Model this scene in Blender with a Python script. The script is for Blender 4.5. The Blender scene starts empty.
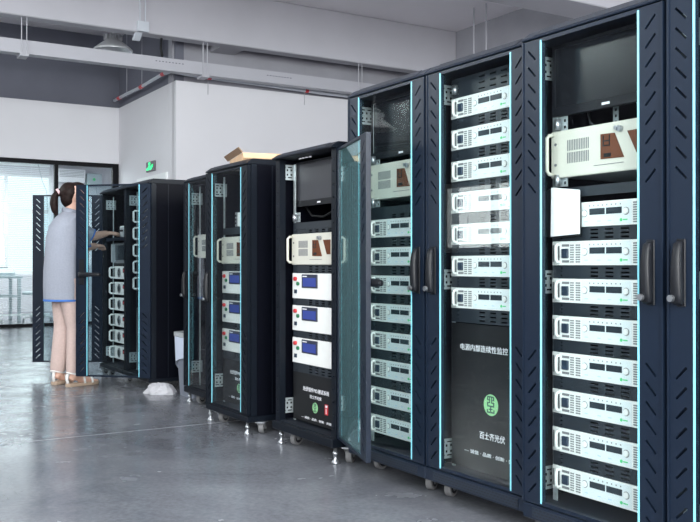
import bpy, bmesh, math, random
from mathutils import Vector, Matrix
from mathutils.geometry import delaunay_2d_cdt

random.seed(7)
R = math.radians
SC = bpy.context.scene
COL = SC.collection

# ------------------------------------------------------------------ camera, light, exposure
cam_data = bpy.data.cameras.new('camera')
cam_data.sensor_fit = 'HORIZONTAL'
cam_data.sensor_width = 36.0
cam_data.lens = 893 / 700 * 36.0
cam_data.clip_start = 0.05
cam_data.clip_end = 200
cam = bpy.data.objects.new('camera', cam_data)
COL.objects.link(cam)
yaw, pitch = 0.5517, 0.0040
fw = Vector((-math.cos(yaw) * math.cos(pitch), math.sin(yaw) * math.cos(pitch), math.sin(pitch)))
rt = Vector((math.sin(yaw), math.cos(yaw), 0))
up = rt.cross(fw)
cam.matrix_world = Matrix(((rt.x, up.x, -fw.x, 3.5145), (rt.y, up.y, -fw.y, -2.1524), (rt.z, up.z, -fw.z, 0.9453), (0, 0, 0, 1)))
SC.camera = cam

world = bpy.data.worlds.new('world')
SC.world = world
world.use_nodes = True
bg = world.node_tree.nodes['Background']
bg.inputs[0].default_value = (0.86, 0.94, 1.0, 1)
bg.inputs[1].default_value = 1.6


def area(name, loc, rot, sx, sy, power, col=(1, 0.985, 0.97)):
    d = bpy.data.lights.new(name, 'AREA')
    d.shape = 'RECTANGLE'
    d.size, d.size_y = sx, sy
    d.energy = power
    d.color = col
    o = bpy.data.objects.new(name, d)
    COL.objects.link(o)
    o.location = loc
    o.rotation_euler = rot
    return o


# daylight entering through the window openings of the room
for wx in (1.3, 3.5, 5.5):
    area('daylight', (wx, -5.25, 2.6), (R(102), 0, 0), 1.8, 3.4, 125)
area('daylight', (6.85, -2.4, 2.6), (R(108), 0, R(90)), 3.2, 3.4, 1000)
area('daylight', (6.85, 2.0, 2.6), (R(112), 0, R(90)), 3.2, 3.4, 650)
for wx in (-7.55, -4.45):
    area('daylight', (wx, -5.25, 3.95), (R(90), 0, 0), 2.6, 0.95, 190)  # pair behind the added high windows, to brighten the ceiling
area('daylight', (-4.9, -5.3, 1.55), (R(90), 0, 0), 1.9, 0.9, 40)
area('daylight', (-15.6, -0.6, 1.8), (R(90), 0, R(-90)), 7.0, 2.6, 110, (0.93, 0.98, 1))
area('rear_room_fill', (-13.0, 0.0, 2.97), (0, 0, 0), 2.5, 4.0, 230, (0.95, 0.99, 1))  # unseen fill light added to brighten the rear room

SC.view_settings.view_transform = 'Standard'
SC.view_settings.look = 'None'
SC.view_settings.gamma = 1
SC.view_settings.exposure = 0.0
SC.view_settings.use_curve_mapping = False
SC.cycles.use_denoising = True
SC.cycles.max_bounces = 10
SC.cycles.transparent_max_bounces = 24
SC.cycles.diffuse_bounces = 5
SC.cycles.glossy_bounces = 4
SC.cycles.caustics_reflective = False
SC.cycles.caustics_refractive = False
SC.cycles.sample_clamp_indirect = 6.0


# ------------------------------------------------------------------ materials
def mat(name, col, rough=0.5, metal=0.0, spec=0.5, noise=0.0, scale=20.0, bump=0.0, bscale=60.0, coat=0.0):
    m = bpy.data.materials.new(name)
    m.use_nodes = True
    nt = m.node_tree
    b = nt.nodes['Principled BSDF']
    b.inputs['Base Color'].default_value = (*col, 1)
    b.inputs['Roughness'].default_value = rough
    b.inputs['Metallic'].default_value = metal
    b.inputs['Specular IOR Level'].default_value = spec
    if coat:
        b.inputs['Coat Weight'].default_value = coat
        b.inputs['Coat Roughness'].default_value = 0.08
    tc = nt.nodes.new('ShaderNodeTexCoord')
    if noise:
        n = nt.nodes.new('ShaderNodeTexNoise')
        n.inputs['Scale'].default_value = scale
        n.inputs['Detail'].default_value = 5
        nt.links.new(tc.outputs['Object'], n.inputs['Vector'])
        r = nt.nodes.new('ShaderNodeValToRGB')
        r.color_ramp.elements[0].position = 0.3
        r.color_ramp.elements[1].position = 0.7
        r.color_ramp.elements[0].color = (*[c * (1 - noise) for c in col], 1)
        r.color_ramp.elements[1].color = (*[min(1, c * (1 + noise)) for c in col], 1)
        nt.links.new(n.outputs['Fac'], r.inputs['Fac'])
        nt.links.new(r.outputs['Color'], b.inputs['Base Color'])
    if bump:
        n2 = nt.nodes.new('ShaderNodeTexNoise')
        n2.inputs['Scale'].default_value = bscale
        nt.links.new(tc.outputs['Object'], n2.inputs['Vector'])
        bp = nt.nodes.new('ShaderNodeBump')
        bp.inputs['Strength'].default_value = bump
        bp.inputs['Distance'].default_value = 0.01
        nt.links.new(n2.outputs['Fac'], bp.inputs['Height'])
        nt.links.new(bp.outputs['Normal'], b.inputs['Normal'])
    return m


def emis(name, col, strength):
    m = mat(name, col, 0.4)
    b = m.node_tree.nodes['Principled BSDF']
    b.inputs['Emission Color'].default_value = (*col, 1)
    b.inputs['Emission Strength'].default_value = strength
    return m


def glass(name, tint, f0=0.03, gl=(1, 1, 1), haze=0.0):
    m = bpy.data.materials.new(name)
    m.use_nodes = True
    nt = m.node_tree
    nt.nodes.remove(nt.nodes['Principled BSDF'])
    out = nt.nodes['Material Output']
    t = nt.nodes.new('ShaderNodeBsdfTransparent')
    t.inputs[0].default_value = (*tint, 1)
    g = nt.nodes.new('ShaderNodeBsdfGlossy')
    g.inputs['Color'].default_value = (*gl, 1)
    g.inputs['Roughness'].default_value = 0.0
    lw = nt.nodes.new('ShaderNodeLayerWeight')
    lw.inputs['Blend'].default_value = 0.5
    pw = nt.nodes.new('ShaderNodeMath')
    pw.operation = 'POWER'
    pw.inputs[1].default_value = 5.0
    nt.links.new(lw.outputs['Facing'], pw.inputs[0])
    f = nt.nodes.new('ShaderNodeMath')
    f.operation = 'MULTIPLY_ADD'
    f.inputs[1].default_value = 1.0 - f0
    f.inputs[2].default_value = f0
    nt.links.new(pw.outputs[0], f.inputs[0])
    mx = nt.nodes.new('ShaderNodeMixShader')
    nt.links.new(f.outputs[0], mx.inputs[0])
    nt.links.new(t.outputs[0], mx.inputs[1])
    nt.links.new(g.outputs[0], mx.inputs[2])
    if haze:
        df = nt.nodes.new('ShaderNodeBsdfDiffuse')
        df.inputs['Color'].default_value = (0.30, 0.52, 0.55, 1)
        m2 = nt.nodes.new('ShaderNodeMixShader')
        m2.inputs[0].default_value = haze
        nt.links.new(mx.outputs[0], m2.inputs[1])
        nt.links.new(df.outputs[0], m2.inputs[2])
        nt.links.new(m2.outputs[0], out.inputs['Surface'])
    else:
        nt.links.new(mx.outputs[0], out.inputs['Surface'])
    return m


def perforated(name, col, hole, sx, sz, width):
    """painted sheet with fine punched slots, far below ten pixels each"""
    m = mat(name, col, 0.45)
    nt = m.node_tree
    b = nt.nodes['Principled BSDF']
    tc = [n for n in nt.nodes if n.type == 'TEX_COORD'][0]
    mp = nt.nodes.new('ShaderNodeMapping')
    mp.inputs['Rotation'].default_value = (R(90), 0, 0)
    br = nt.nodes.new('ShaderNodeTexBrick')
    br.inputs['Color1'].default_value = (*hole, 1)
    br.inputs['Color2'].default_value = (*hole, 1)
    br.inputs['Mortar'].default_value = (*col, 1)
    br.inputs['Scale'].default_value = 1.0
    br.inputs['Brick Width'].default_value = sx
    br.inputs['Row Height'].default_value = sz
    br.inputs['Mortar Size'].default_value = width
    nt.links.new(tc.outputs['Object'], mp.inputs['Vector'])
    nt.links.new(mp.outputs['Vector'], br.inputs['Vector'])
    nt.links.new(br.outputs['Color'], b.inputs['Base Color'])
    return m


def floor_material():
    m = mat('polished_concrete', (0.2, 0.21, 0.23), 0.2, 0, 0.38)
    nt = m.node_tree
    b = nt.nodes['Principled BSDF']
    tc = [n for n in nt.nodes if n.type == 'TEX_COORD'][0]

    def ns(scale, detail, dist=0.0):
        n = nt.nodes.new('ShaderNodeTexNoise')
        n.inputs['Scale'].default_value = scale
        n.inputs['Detail'].default_value = detail
        n.inputs['Roughness'].default_value = 0.62
        n.inputs['Distortion'].default_value = dist
        nt.links.new(tc.outputs['Object'], n.inputs['Vector'])
        return n

    a = ns(1.3, 6, 0.8)
    c = ns(45, 4)
    r1 = nt.nodes.new('ShaderNodeValToRGB')
    r1.color_ramp.elements[0].position = 0.32
    r1.color_ramp.elements[1].position = 0.72
    r1.color_ramp.elements[0].color = (0.115, 0.122, 0.142, 1)
    r1.color_ramp.elements[1].color = (0.232, 0.243, 0.272, 1)
    nt.links.new(a.outputs['Fac'], r1.inputs['Fac'])
    r2 = nt.nodes.new('ShaderNodeValToRGB')
    r2.color_ramp.elements[0].position = 0.3
    r2.color_ramp.elements[1].position = 0.7
    r2.color_ramp.elements[0].color = (0.82, 0.82, 0.82, 1)
    r2.color_ramp.elements[1].color = (1.12, 1.12, 1.12, 1)
    nt.links.new(c.outputs['Fac'], r2.inputs['Fac'])
    mx = nt.nodes.new('ShaderNodeMix')
    mx.data_type = 'RGBA'
    mx.blend_type = 'MULTIPLY'
    mx.inputs[0].default_value = 1.0
    nt.links.new(r1.outputs['Color'], mx.inputs[6])
    nt.links.new(r2.outputs['Color'], mx.inputs[7])
    nt.links.new(mx.outputs[2], b.inputs['Base Color'])
    e = ns(3.0, 4, 0.5)
    mr = nt.nodes.new('ShaderNodeMapRange')
    mr.inputs['From Min'].default_value = 0.3
    mr.inputs['From Max'].default_value = 0.7
    mr.inputs['To Min'].default_value = 0.14
    mr.inputs['To Max'].default_value = 0.29
    nt.links.new(e.outputs['Fac'], mr.inputs['Value'])
    nt.links.new(mr.outputs['Result'], b.inputs['Roughness'])
    h = ns(9, 5)
    bp = nt.nodes.new('ShaderNodeBump')
    bp.inputs['Strength'].default_value = 0.06
    bp.inputs['Distance'].default_value = 0.02
    nt.links.new(h.outputs['Fac'], bp.inputs['Height'])
    nt.links.new(bp.outputs['Normal'], b.inputs['Normal'])
    return m


M = dict(
    navy=mat('navy_powder_coat', (0.0068, 0.0125, 0.025), 0.36, 0, 0.25, bump=0.02, bscale=300),
    black_coat=mat('blue_black_panel', (0.0025, 0.003, 0.006), 0.4, 0, 0.08),
    inner=mat('cabinet_inside', (0.010, 0.014, 0.022), 0.55, 0, 0.3),
    perf=perforated('perforated_navy', (0.010, 0.017, 0.031), (0.001, 0.001, 0.002), 0.018, 0.010, 0.003),
    cyan=mat('cyan_edge_strip', (0.25, 0.69, 0.82), 0.35, 0, 0.5),
    steel=mat('galvanised_steel', (0.52, 0.58, 0.60), 0.38, 0.6, 0.5, noise=0.15, scale=60),
    chrome=mat('bright_steel', (0.42, 0.44, 0.47), 0.33, 0.9),
    black_plastic=mat('black_plastic', (0.008, 0.009, 0.012), 0.42, 0, 0.25),
    matt_black=mat('matt_black', (0.008, 0.009, 0.011), 0.6, 0, 0.3),
    rubber=mat('grey_rubber', (0.17, 0.17, 0.175), 0.55),
    psu=mat('white_instrument_paint', (0.78, 0.79, 0.77), 0.45, noise=0.02),
    psu_panel=mat('white_overlay', (0.70, 0.76, 0.77), 0.35),
    cream=mat('cream_paint', (0.60, 0.59, 0.52), 0.45),
    grey_plastic=mat('grey_plastic', (0.42, 0.44, 0.46), 0.4),
    vent=mat('grey_vent', (0.17, 0.175, 0.185), 0.6),
    dark_display=mat('dark_display', (0.025, 0.035, 0.045), 0.2),
    breaker=mat('breaker_blue_black', (0.02, 0.035, 0.06), 0.35),
    green=mat('green_mark', (0.08, 0.60, 0.22), 0.4),
    blue_print=mat('pale_blue_print', (0.45, 0.62, 0.80), 0.5),
    rack_black=mat('rack_panel_black', (0.016, 0.022, 0.030), 0.42),
    rack_dark=mat('rack_panel_hole', (0.004, 0.005, 0.007), 0.7),
    screen=mat('monitor_screen', (0.010, 0.011, 0.014), 0.22, 0, 0.5),
    grey_screen=mat('grey_monitor_screen', (0.040, 0.041, 0.050), 0.4),
    brown=mat('brown_translucent_window', (0.13, 0.045, 0.022), 0.25),
    red=mat('red_plastic', (0.55, 0.03, 0.04), 0.35),
    green_btn=mat('green_plastic', (0.02, 0.16, 0.07), 0.35),
    lcd=emis('blue_lcd', (0.030, 0.050, 0.24), 0.22),
    lcd_bezel=mat('lcd_bezel', (0.03, 0.035, 0.06), 0.4),
    lettering=mat('white_print', (0.80, 0.80, 0.84), 0.5),
    emblem=mat('pale_green_print', (0.30, 0.62, 0.30), 0.5),
    emblem_dark=mat('dark_green_print', (0.02, 0.06, 0.06), 0.5),
    glass=glass('cabinet_door_glass', (0.955, 0.985, 0.985), 0.022),
    teal_glass=glass('teal_door_glass', (0.76, 0.88, 0.88), 0.10, (0.86, 1, 1), 0.11),
    tinted_glass=glass('tinted_door_glass', (0.82, 0.88, 0.90), 0.02),
    dimmed_navy=mat('dimmed_navy_coat', (0.0045, 0.007, 0.012), 0.40, 0, 0.2, bump=0.02, bscale=300),  # navy coat darkened, the far cabinets' weaker reflection put into its colour
    upper_slate=mat('upper_slate_paint', (0.125, 0.13, 0.165), 0.75, noise=0.06, scale=2),
    pane=glass('window_glass', (0.95, 0.98, 0.98), 0.02),
    wall=mat('white_wall_paint', (0.655, 0.65, 0.685), 0.7, noise=0.015, scale=1.5),
    slate=mat('slate_wall_paint', (0.085, 0.09, 0.115), 0.75, noise=0.06, scale=2),
    grey_wall=mat('grey_wall_paint', (0.30, 0.30, 0.335), 0.8, noise=0.08, scale=2),
    beam=mat('grey_beam_paint', (0.45, 0.445, 0.485), 0.75, noise=0.05, scale=1.2, bump=0.05, bscale=8),
    ceiling=mat('ceiling_paint', (0.82, 0.79, 0.82), 0.8, noise=0.03, scale=1),
    tray=mat('grey_tray_paint', (0.40, 0.40, 0.44), 0.5),
    conduit=mat('pale_conduit', (0.50, 0.53, 0.58), 0.5),
    floor=floor_material(),
    joint=mat('floor_joint_filler', (0.30, 0.31, 0.34), 0.4),
    frame_black=mat('black_aluminium', (0.004, 0.004, 0.006), 0.5, 0, 0.12),
    white_metal=mat('white_frame', (0.75, 0.77, 0.78), 0.5),
    lamp_metal=mat('lamp_aluminium', (0.55, 0.56, 0.58), 0.45, 0.5),
    lamp_dark=mat('lamp_inside', (0.20, 0.21, 0.23), 0.35, 0.3),
    exit_green=emis('exit_green', (0.02, 0.85, 0.28), 0.9),
    exit_dark=mat('exit_plate', (0.13, 0.11, 0.13), 0.5),
    card=mat('cardboard', (0.66, 0.44, 0.27), 0.8, noise=0.08, scale=15),
    card_dark=mat('cardboard_inside', (0.30, 0.19, 0.12), 0.8),
    bin=mat('bin_plastic', (0.20, 0.22, 0.27), 0.5),
    liner=mat('bin_liner', (0.62, 0.68, 0.82), 0.45),
    cloth=mat('white_rag', (0.47, 0.47, 0.50), 0.9, noise=0.08, scale=30),
    white_plastic=mat('white_plastic', (0.90, 0.90, 0.92), 0.4),
    skin=mat('skin', (0.70, 0.43, 0.33), 0.5, noise=0.05),
    hair=mat('black_hair', (0.016, 0.009, 0.008), 0.5, 0, 0.12, noise=0.4, scale=50),
    shirt=mat('pale_grey_cloth', (0.30, 0.32, 0.38), 0.85, noise=0.05, scale=90, bump=0.25, bscale=14),
    piping=mat('blue_piping', (0.05, 0.17, 0.52), 0.7),
    trousers=mat('beige_cloth', (0.55, 0.42, 0.385), 0.85, noise=0.05, scale=60, bump=0.3, bscale=12),
    sandal=mat('white_strap', (0.80, 0.78, 0.76), 0.5),
    sole=mat('cork_sole', (0.42, 0.31, 0.23), 0.7),
    hair_tie=mat('pink_hair_tie', (0.75, 0.50, 0.52), 0.6),
    blind=mat('white_blind', (0.86, 0.90, 0.92), 0.7),
    bench=mat('bench_grey', (0.42, 0.50, 0.53), 0.5),
)
_bl = M['blind'].node_tree.nodes['Principled BSDF']
_bl.inputs['Transmission Weight'].default_value = 0.0


# ------------------------------------------------------------------ mesh helpers
class MB:
    def __init__(self):
        self.v, self.f = [], []

    def box(self, x0, x1, y0, y1, z0, z1):
        b = len(self.v)
        self.v += [(x0, y0, z0), (x1, y0, z0), (x1, y1, z0), (x0, y1, z0), (x0, y0, z1), (x1, y0, z1), (x1, y1, z1), (x0, y1, z1)]
        self.f += [tuple(b + i for i in q) for q in ((0, 3, 2, 1), (4, 5, 6, 7), (0, 1, 5, 4), (1, 2, 6, 5), (2, 3, 7, 6), (3, 0, 4, 7))]
        return self

    def ring_loft(self, rings, cap=True):
        b = len(self.v)
        n = len(rings[0])
        for r in rings:
            self.v += [tuple(p) for p in r]
        for i in range(len(rings) - 1):
            for j in range(n):
                k = (j + 1) % n
                self.f.append((b + i * n + j, b + i * n + k, b + (i + 1) * n + k, b + (i + 1) * n + j))
        if cap:
            self.f.append(tuple(b + j for j in range(n - 1, -1, -1)))
            self.f.append(tuple(b + (len(rings) - 1) * n + j for j in range(n)))
        return self

    def tube(self, pts, r, n=10, cap=True):
        pts = [Vector(p) for p in pts]
        rs = r if isinstance(r, (list, tuple)) else [r] * len(pts)
        rings = []
        ref = None
        for i, p in enumerate(pts):
            t = (pts[min(i + 1, len(pts) - 1)] - pts[max(i - 1, 0)]).normalized()
            if ref is None:
                ref = Vector((0, 0, 1)) if abs(t.z) < 0.9 else Vector((0, 1, 0))
            a = t.cross(ref).normalized()
            c = a.cross(t).normalized()
            ref = c
            rings.append([p + (a * math.cos(2 * math.pi * j / n) + c * math.sin(2 * math.pi * j / n)) * rs[i] for j in range(n)])
        return self.ring_loft(rings, cap)

    def prism(self, poly, axis, a0, a1):
        """poly: 2-D outline; axis x: (y,z), axis y: (x,z), axis z: (x,y)"""
        def P(p, a):
            return {'x': (a, p[0], p[1]), 'y': (p[0], a, p[1]), 'z': (p[0], p[1], a)}[axis]
        return self.ring_loft([[P(p, a0) for p in poly], [P(p, a1) for p in poly]])

    def mesh(self, name, bevel=0.0, smooth=False, seg=1):
        me = bpy.data.meshes.new(name)
        me.from_pydata(self.v, [], self.f)
        bm = bmesh.new()
        bm.from_mesh(me)
        bmesh.ops.recalc_face_normals(bm, faces=bm.faces)
        if bevel:
            bmesh.ops.bevel(bm, geom=list(bm.edges), offset=bevel, segments=seg, affect='EDGES', clamp_overlap=True)
        bm.to_mesh(me)
        bm.free()
        if smooth:
            for p in me.polygons:
                p.use_smooth = True
        return me

    def obj(self, name, material, parent=None, loc=(0, 0, 0), rot=(0, 0, 0), bevel=0.0, smooth=False, seg=1):
        return link(name, self.mesh(name, bevel, smooth, seg), material, parent, loc, rot)


def link(name, me, material, parent=None, loc=(0, 0, 0), rot=(0, 0, 0)):
    o = bpy.data.objects.new(name, me)
    COL.objects.link(o)
    if material is not None and not me.materials:
        me.materials.append(material)
    if parent:
        o.parent = parent
    o.location = loc
    o.rotation_euler = rot
    return o


def box(name, material, parent, x0, x1, y0, y1, z0, z1, bevel=0.0):
    return MB().box(x0, x1, y0, y1, z0, z1).obj(name, material, parent, bevel=bevel)


def tag(o, label, cat, group=None, kind=None):
    o['label'] = label
    if cat:
        o['category'] = cat
    if group:
        o['group'] = group
    if kind:
        o['kind'] = kind
    return o


def root(name, loc, label, cat, group=None, rz=0.0):
    o = bpy.data.objects.new(name, None)
    o.empty_display_size = 0.1
    COL.objects.link(o)
    o.location = loc
    o.rotation_euler = (0, 0, rz)
    return tag(o, label, cat, group)


def struct(name, mb, material, bevel=0.0):
    o = mb.obj(name, material, bevel=bevel)
    o['kind'] = 'structure'
    return o


def dup(src, loc, label):
    """copy a thing with copies of its parts and sub-parts (mesh data shared)"""
    c = src.copy()
    COL.objects.link(c)
    c.location = loc
    c['label'] = label
    for ch in list(src.children):
        d = ch.copy()
        COL.objects.link(d)
        d.parent = c
        for g in list(ch.children):
            e = g.copy()
            COL.objects.link(e)
            e.parent = d
    return c


def inside(p, poly):
    s = False
    j = len(poly) - 1
    for i in range(len(poly)):
        if (poly[i][1] > p[1]) != (poly[j][1] > p[1]):
            if p[0] < (poly[j][0] - poly[i][0]) * (p[1] - poly[i][1]) / (poly[j][1] - poly[i][1]) + poly[i][0]:
                s = not s
        j = i
    return s


def holed(name, outer, holes, y0, y1):
    """sheet in the xz plane with real holes, from y0 to y1; one connected mesh"""
    loops = [outer] + holes
    vs, es = [], []
    for lp in loops:
        b = len(vs)
        vs += [Vector(p) for p in lp]
        es += [(b + i, b + (i + 1) % len(lp)) for i in range(len(lp))]
    ov, oe, of, *_ = delaunay_2d_cdt(vs, es, [], 0, 1e-6)
    tris = []
    for f in of:
        c = sum((ov[i] for i in f), Vector((0, 0))) / len(f)
        if inside(c, outer) and not any(inside(c, h) for h in holes):
            tris.append(f)
    n = len(ov)
    V = [(p.x, y0, p.y) for p in ov] + [(p.x, y1, p.y) for p in ov]
    F = [tuple(t) for t in tris] + [tuple(n + i for i in reversed(t)) for t in tris]
    cnt = {}
    for t in tris:
        for i in range(len(t)):
            a, b = t[i], t[(i + 1) % len(t)]
            cnt[(a, b)] = 1
    for (a, b) in cnt:
        if (b, a) not in cnt:
            F.append((b, a, n + a, n + b))
    me = bpy.data.meshes.new(name)
    me.from_pydata(V, [], F)
    bm = bmesh.new()
    bm.from_mesh(me)
    bmesh.ops.delete(bm, geom=[v for v in bm.verts if not v.link_faces], context='VERTS')
    bmesh.ops.recalc_face_normals(bm, faces=bm.faces)
    bm.to_mesh(me)
    bm.free()
    return me


def rect(x0, x1, z0, z1):
    return [(x0, z0), (x1, z0), (x1, z1), (x0, z1)]


def circle(cx, cz, r, n=10, rz=None):
    return [(cx + r * math.cos(2 * math.pi * i / n), cz + (rz or r) * math.sin(2 * math.pi * i / n)) for i in range(n)]


def disc(name, material, parent, cx, cz, r, y0, y1, n=16, rz=None, bevel=0):
    return MB().prism(circle(cx, cz, r, n, rz), 'y', y0, y1).obj(name, material, parent, bevel=bevel)


_fonts = {}


def text_mesh(body, size):
    key = (body, size)
    if key not in _fonts:
        c = bpy.data.curves.new('lettering', 'FONT')
        c.body = body
        c.size = size
        c.extrude = 0.0004
        c.offset = 0.004
        c.resolution_u = 2
        o = bpy.data.objects.new('lettering', c)
        COL.objects.link(o)
        bpy.context.view_layer.update()
        dg = bpy.context.evaluated_depsgraph_get()
        me = bpy.data.meshes.new_from_object(o.evaluated_get(dg))
        bpy.data.objects.remove(o)
        _fonts[key] = me
    return _fonts[key]


def lettering(body, x0, x1, z0, z1, y, parent, material):
    """lettering stretched to fill x0..x1, z0..z1 on a panel facing -y"""
    me = text_mesh(body, 1.0).copy()
    xs = [v.co.x for v in me.vertices]
    ys = [v.co.y for v in me.vertices]
    ax, bx, ay, by = min(xs), max(xs), min(ys), max(ys)
    for v in me.vertices:
        v.co = ((v.co.x - ax) / (bx - ax) * (x1 - x0) + x0, y - (0.0008 if v.co.z > 0 else 0.0), (v.co.y - ay) / (by - ay) * (z1 - z0) + z0)
    me.materials.clear()
    return link('lettering', me, material, parent)


# ------------------------------------------------------------------ room shell
Y_RIGHT, Y_LEFT, X_BACK, Z_CEIL = 6.61, -5.0, 6.5, 4.6
struct('floor', MB().box(-15.2, X_BACK + 0.3, Y_LEFT - 0.3, Y_RIGHT + 0.3, -0.1, 0), M['floor'])
struct('ceiling', MB().box(-10.9, X_BACK + 0.3, Y_LEFT - 0.3, Y_RIGHT + 0.3, Z_CEIL, Z_CEIL + 0.15), M['ceiling'])
struct('wall_right', MB().box(-10.9, X_BACK + 0.3, Y_RIGHT, Y_RIGHT + 0.2, 0, Z_CEIL), M['grey_wall'])
struct('trim_pillar', MB().box(-8.05, -7.62, Y_RIGHT - 0.14, Y_RIGHT + 0.05, 0, Z_CEIL), M['grey_wall'])


def wall_with_windows(name, along, a0, a1, c0, c1, wins, material, high=()):
    """wall slab with openings; along 'x' or 'y'; wins: (s0, s1, z0, z1)"""
    mb = MB()

    def put(s0, s1, z0, z1):
        if s1 - s0 > 1e-4 and z1 - z0 > 1e-4:
            if along == 'x':
                mb.box(s0, s1, c0, c1, z0, z1)
            else:
                mb.box(c0, c1, s0, s1, z0, z1)
    cuts = sorted({a0, a1} | {q for w in list(wins) + list(high) for q in w[:2]})
    for s, e in zip(cuts, cuts[1:]):
        z = 0
        for (w0, w1, z0, z1) in sorted((w for w in list(wins) + list(high) if w[0] <= s + 1e-6 and w[1] >= e - 1e-6), key=lambda w: w[2]):
            put(s, e, z, z0)
            z = z1
        put(s, e, z, Z_CEIL)
    return struct(name, mb, material)


left_wins = [(-5.85, -3.95, 1.10, 2.0), (0.4, 2.2, 0.9, 4.3), (2.6, 4.4, 0.9, 4.3), (4.6, 6.4, 0.9, 4.3)]
added_high_wins = [(-8.9, -6.2, 3.45, 4.45), (-5.8, -3.1, 3.45, 4.45)]  # unseen high windows added to bring light onto ceiling and cabinets
back_wins = [(-4.0, -0.8, 0.9, 4.3), (0.4, 3.6, 0.9, 4.3)]
wall_with_windows('wall_left', 'x', -10.9, X_BACK + 0.3, Y_LEFT - 0.2, Y_LEFT, left_wins, M['slate'], added_high_wins)
wall_with_windows('wall_back', 'y', Y_LEFT, Y_RIGHT, X_BACK, X_BACK + 0.2, back_wins, M['wall'])
wn = 0
for along, wins in (('x', left_wins + added_high_wins), ('y', back_wins)):
    for (s0, s1, z0, z1) in wins:
        wn += 1
        fr = 0.06
        mid = (s0 + s1) / 2
        holes = [rect(s0 + fr, mid - fr / 2, z0 + fr, z1 - fr), rect(mid + fr / 2, s1 - fr, z0 + fr, z1 - fr)]
        if along == 'x':
            me = holed('window_frame', rect(s0, s1, z0, z1), holes, Y_LEFT - 0.14, Y_LEFT - 0.06)
            o = link('window_%d' % wn, me, M['white_metal'])
            for h in holes:
                box('window_pane', M['pane'], o, h[0][0], h[1][0], Y_LEFT - 0.105, Y_LEFT - 0.099, z0 + fr, z1 - fr)
        else:
            me = holed('window_frame', rect(s0, s1, z0, z1), holes, -0.04, 0.04)
            o = link('window_%d' % wn, me, M['white_metal'], loc=(X_BACK + 0.1, 0, 0), rot=(0, 0, R(90)))
            for h in holes:
                box('window_pane', M['pane'], o, h[0][0], h[1][0], -0.003, 0.003, z0 + fr, z1 - fr)
        o['kind'] = 'structure'

# far partition: white wall above a black framed glazing
XF, YC, XW, ZP = -10.6, 2.189, -8.05, 3.45
struct('wall_far', MB().box(XF - 0.12, XF, Y_LEFT, YC + 0.1, 2.555, ZP), M['wall'])
struct('wall_far_blocker', MB().box(XF - 0.12, XF, Y_LEFT, -0.87, 0, 2.555), M['slate'])  # unseen dark wall added to cut glare in the cabinet glass
struct('wall_far_upper', MB().box(XF - 0.3, XF - 0.1, Y_LEFT, YC + 0.1, ZP, Z_CEIL), M['upper_slate'])
struct('wall_side', MB().box(XF - 0.12, XW - 0.1, YC, YC + 0.12, 0, ZP), M['wall'])
struct('wall_side_upper', MB().box(XF - 0.12, XW - 0.1, YC + 0.03, YC + 0.15, ZP, Z_CEIL), M['upper_slate'])
struct('wall_front', MB().box(XW - 0.12, XW, YC, Y_RIGHT, 0, ZP), M['wall'])
struct('wall_front_upper', MB().box(XW - 0.3, XW - 0.15, YC, Y_RIGHT, ZP, Z_CEIL), M['grey_wall'])

holes = []
edges = [(-0.795, 1.19), (1.243, 2.094)]
for (a, b) in edges:
    holes.append(rect(a, b, 0.045, 2.492))
me = holed('partition_frame', rect(-0.87, YC, 0, 2.555), holes, -0.04, 0.04)
part_fr = link('window_20', me, M['frame_black'], loc=(XF - 0.05, 0, 0), rot=(0, 0, R(90)))
part_fr['kind'] = 'structure'
for (a, b) in edges:
    box('glass_pane', M['pane'], part_fr, a, b, -0.006, 0.006, 0.045, 2.492)

# door in the side wall under the exit sign
me = holed('door_frame', rect(-9.62, -8.36, 0, 2.23), [rect(-9.53, -8.45, -0.01 + 0.012, 2.14)], YC - 0.03, YC + 0.02)
d1 = link('door_1', me, M['white_metal'])
d1['kind'] = 'structure'
box('door_leaf', M['grey_plastic'], d1, -9.53, -8.45, YC - 0.012, YC + 0.01, 0.002, 2.14)
MB().tube([(-9.40, YC - 0.012, 1.02), (-9.40, YC - 0.06, 1.02), (-9.28, YC - 0.06, 1.02)], 0.011, 8).obj('door_handle', M['chrome'], d1, smooth=True)

# ceiling beams
XB = -7.54
bm_ = MB().box(XB - 0.21, XB, Y_LEFT, Y_RIGHT, 3.9, Z_CEIL)
struct('trim_1', bm_, M['beam'], 0.012)
struct('trim_2', MB().box(-4.21, -3.68, Y_LEFT, Y_RIGHT, 3.9, Z_CEIL), M['beam'], 0.012)
struct('trim_3', MB().box(-10.6, XB - 0.21, 2.75, 3.1, 3.93, Z_CEIL), M['beam'])

struct('trim_4', MB().box(-1.456, -1.448, -3.6, 1.5, -0.002, 0.0005), M['joint'])

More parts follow.
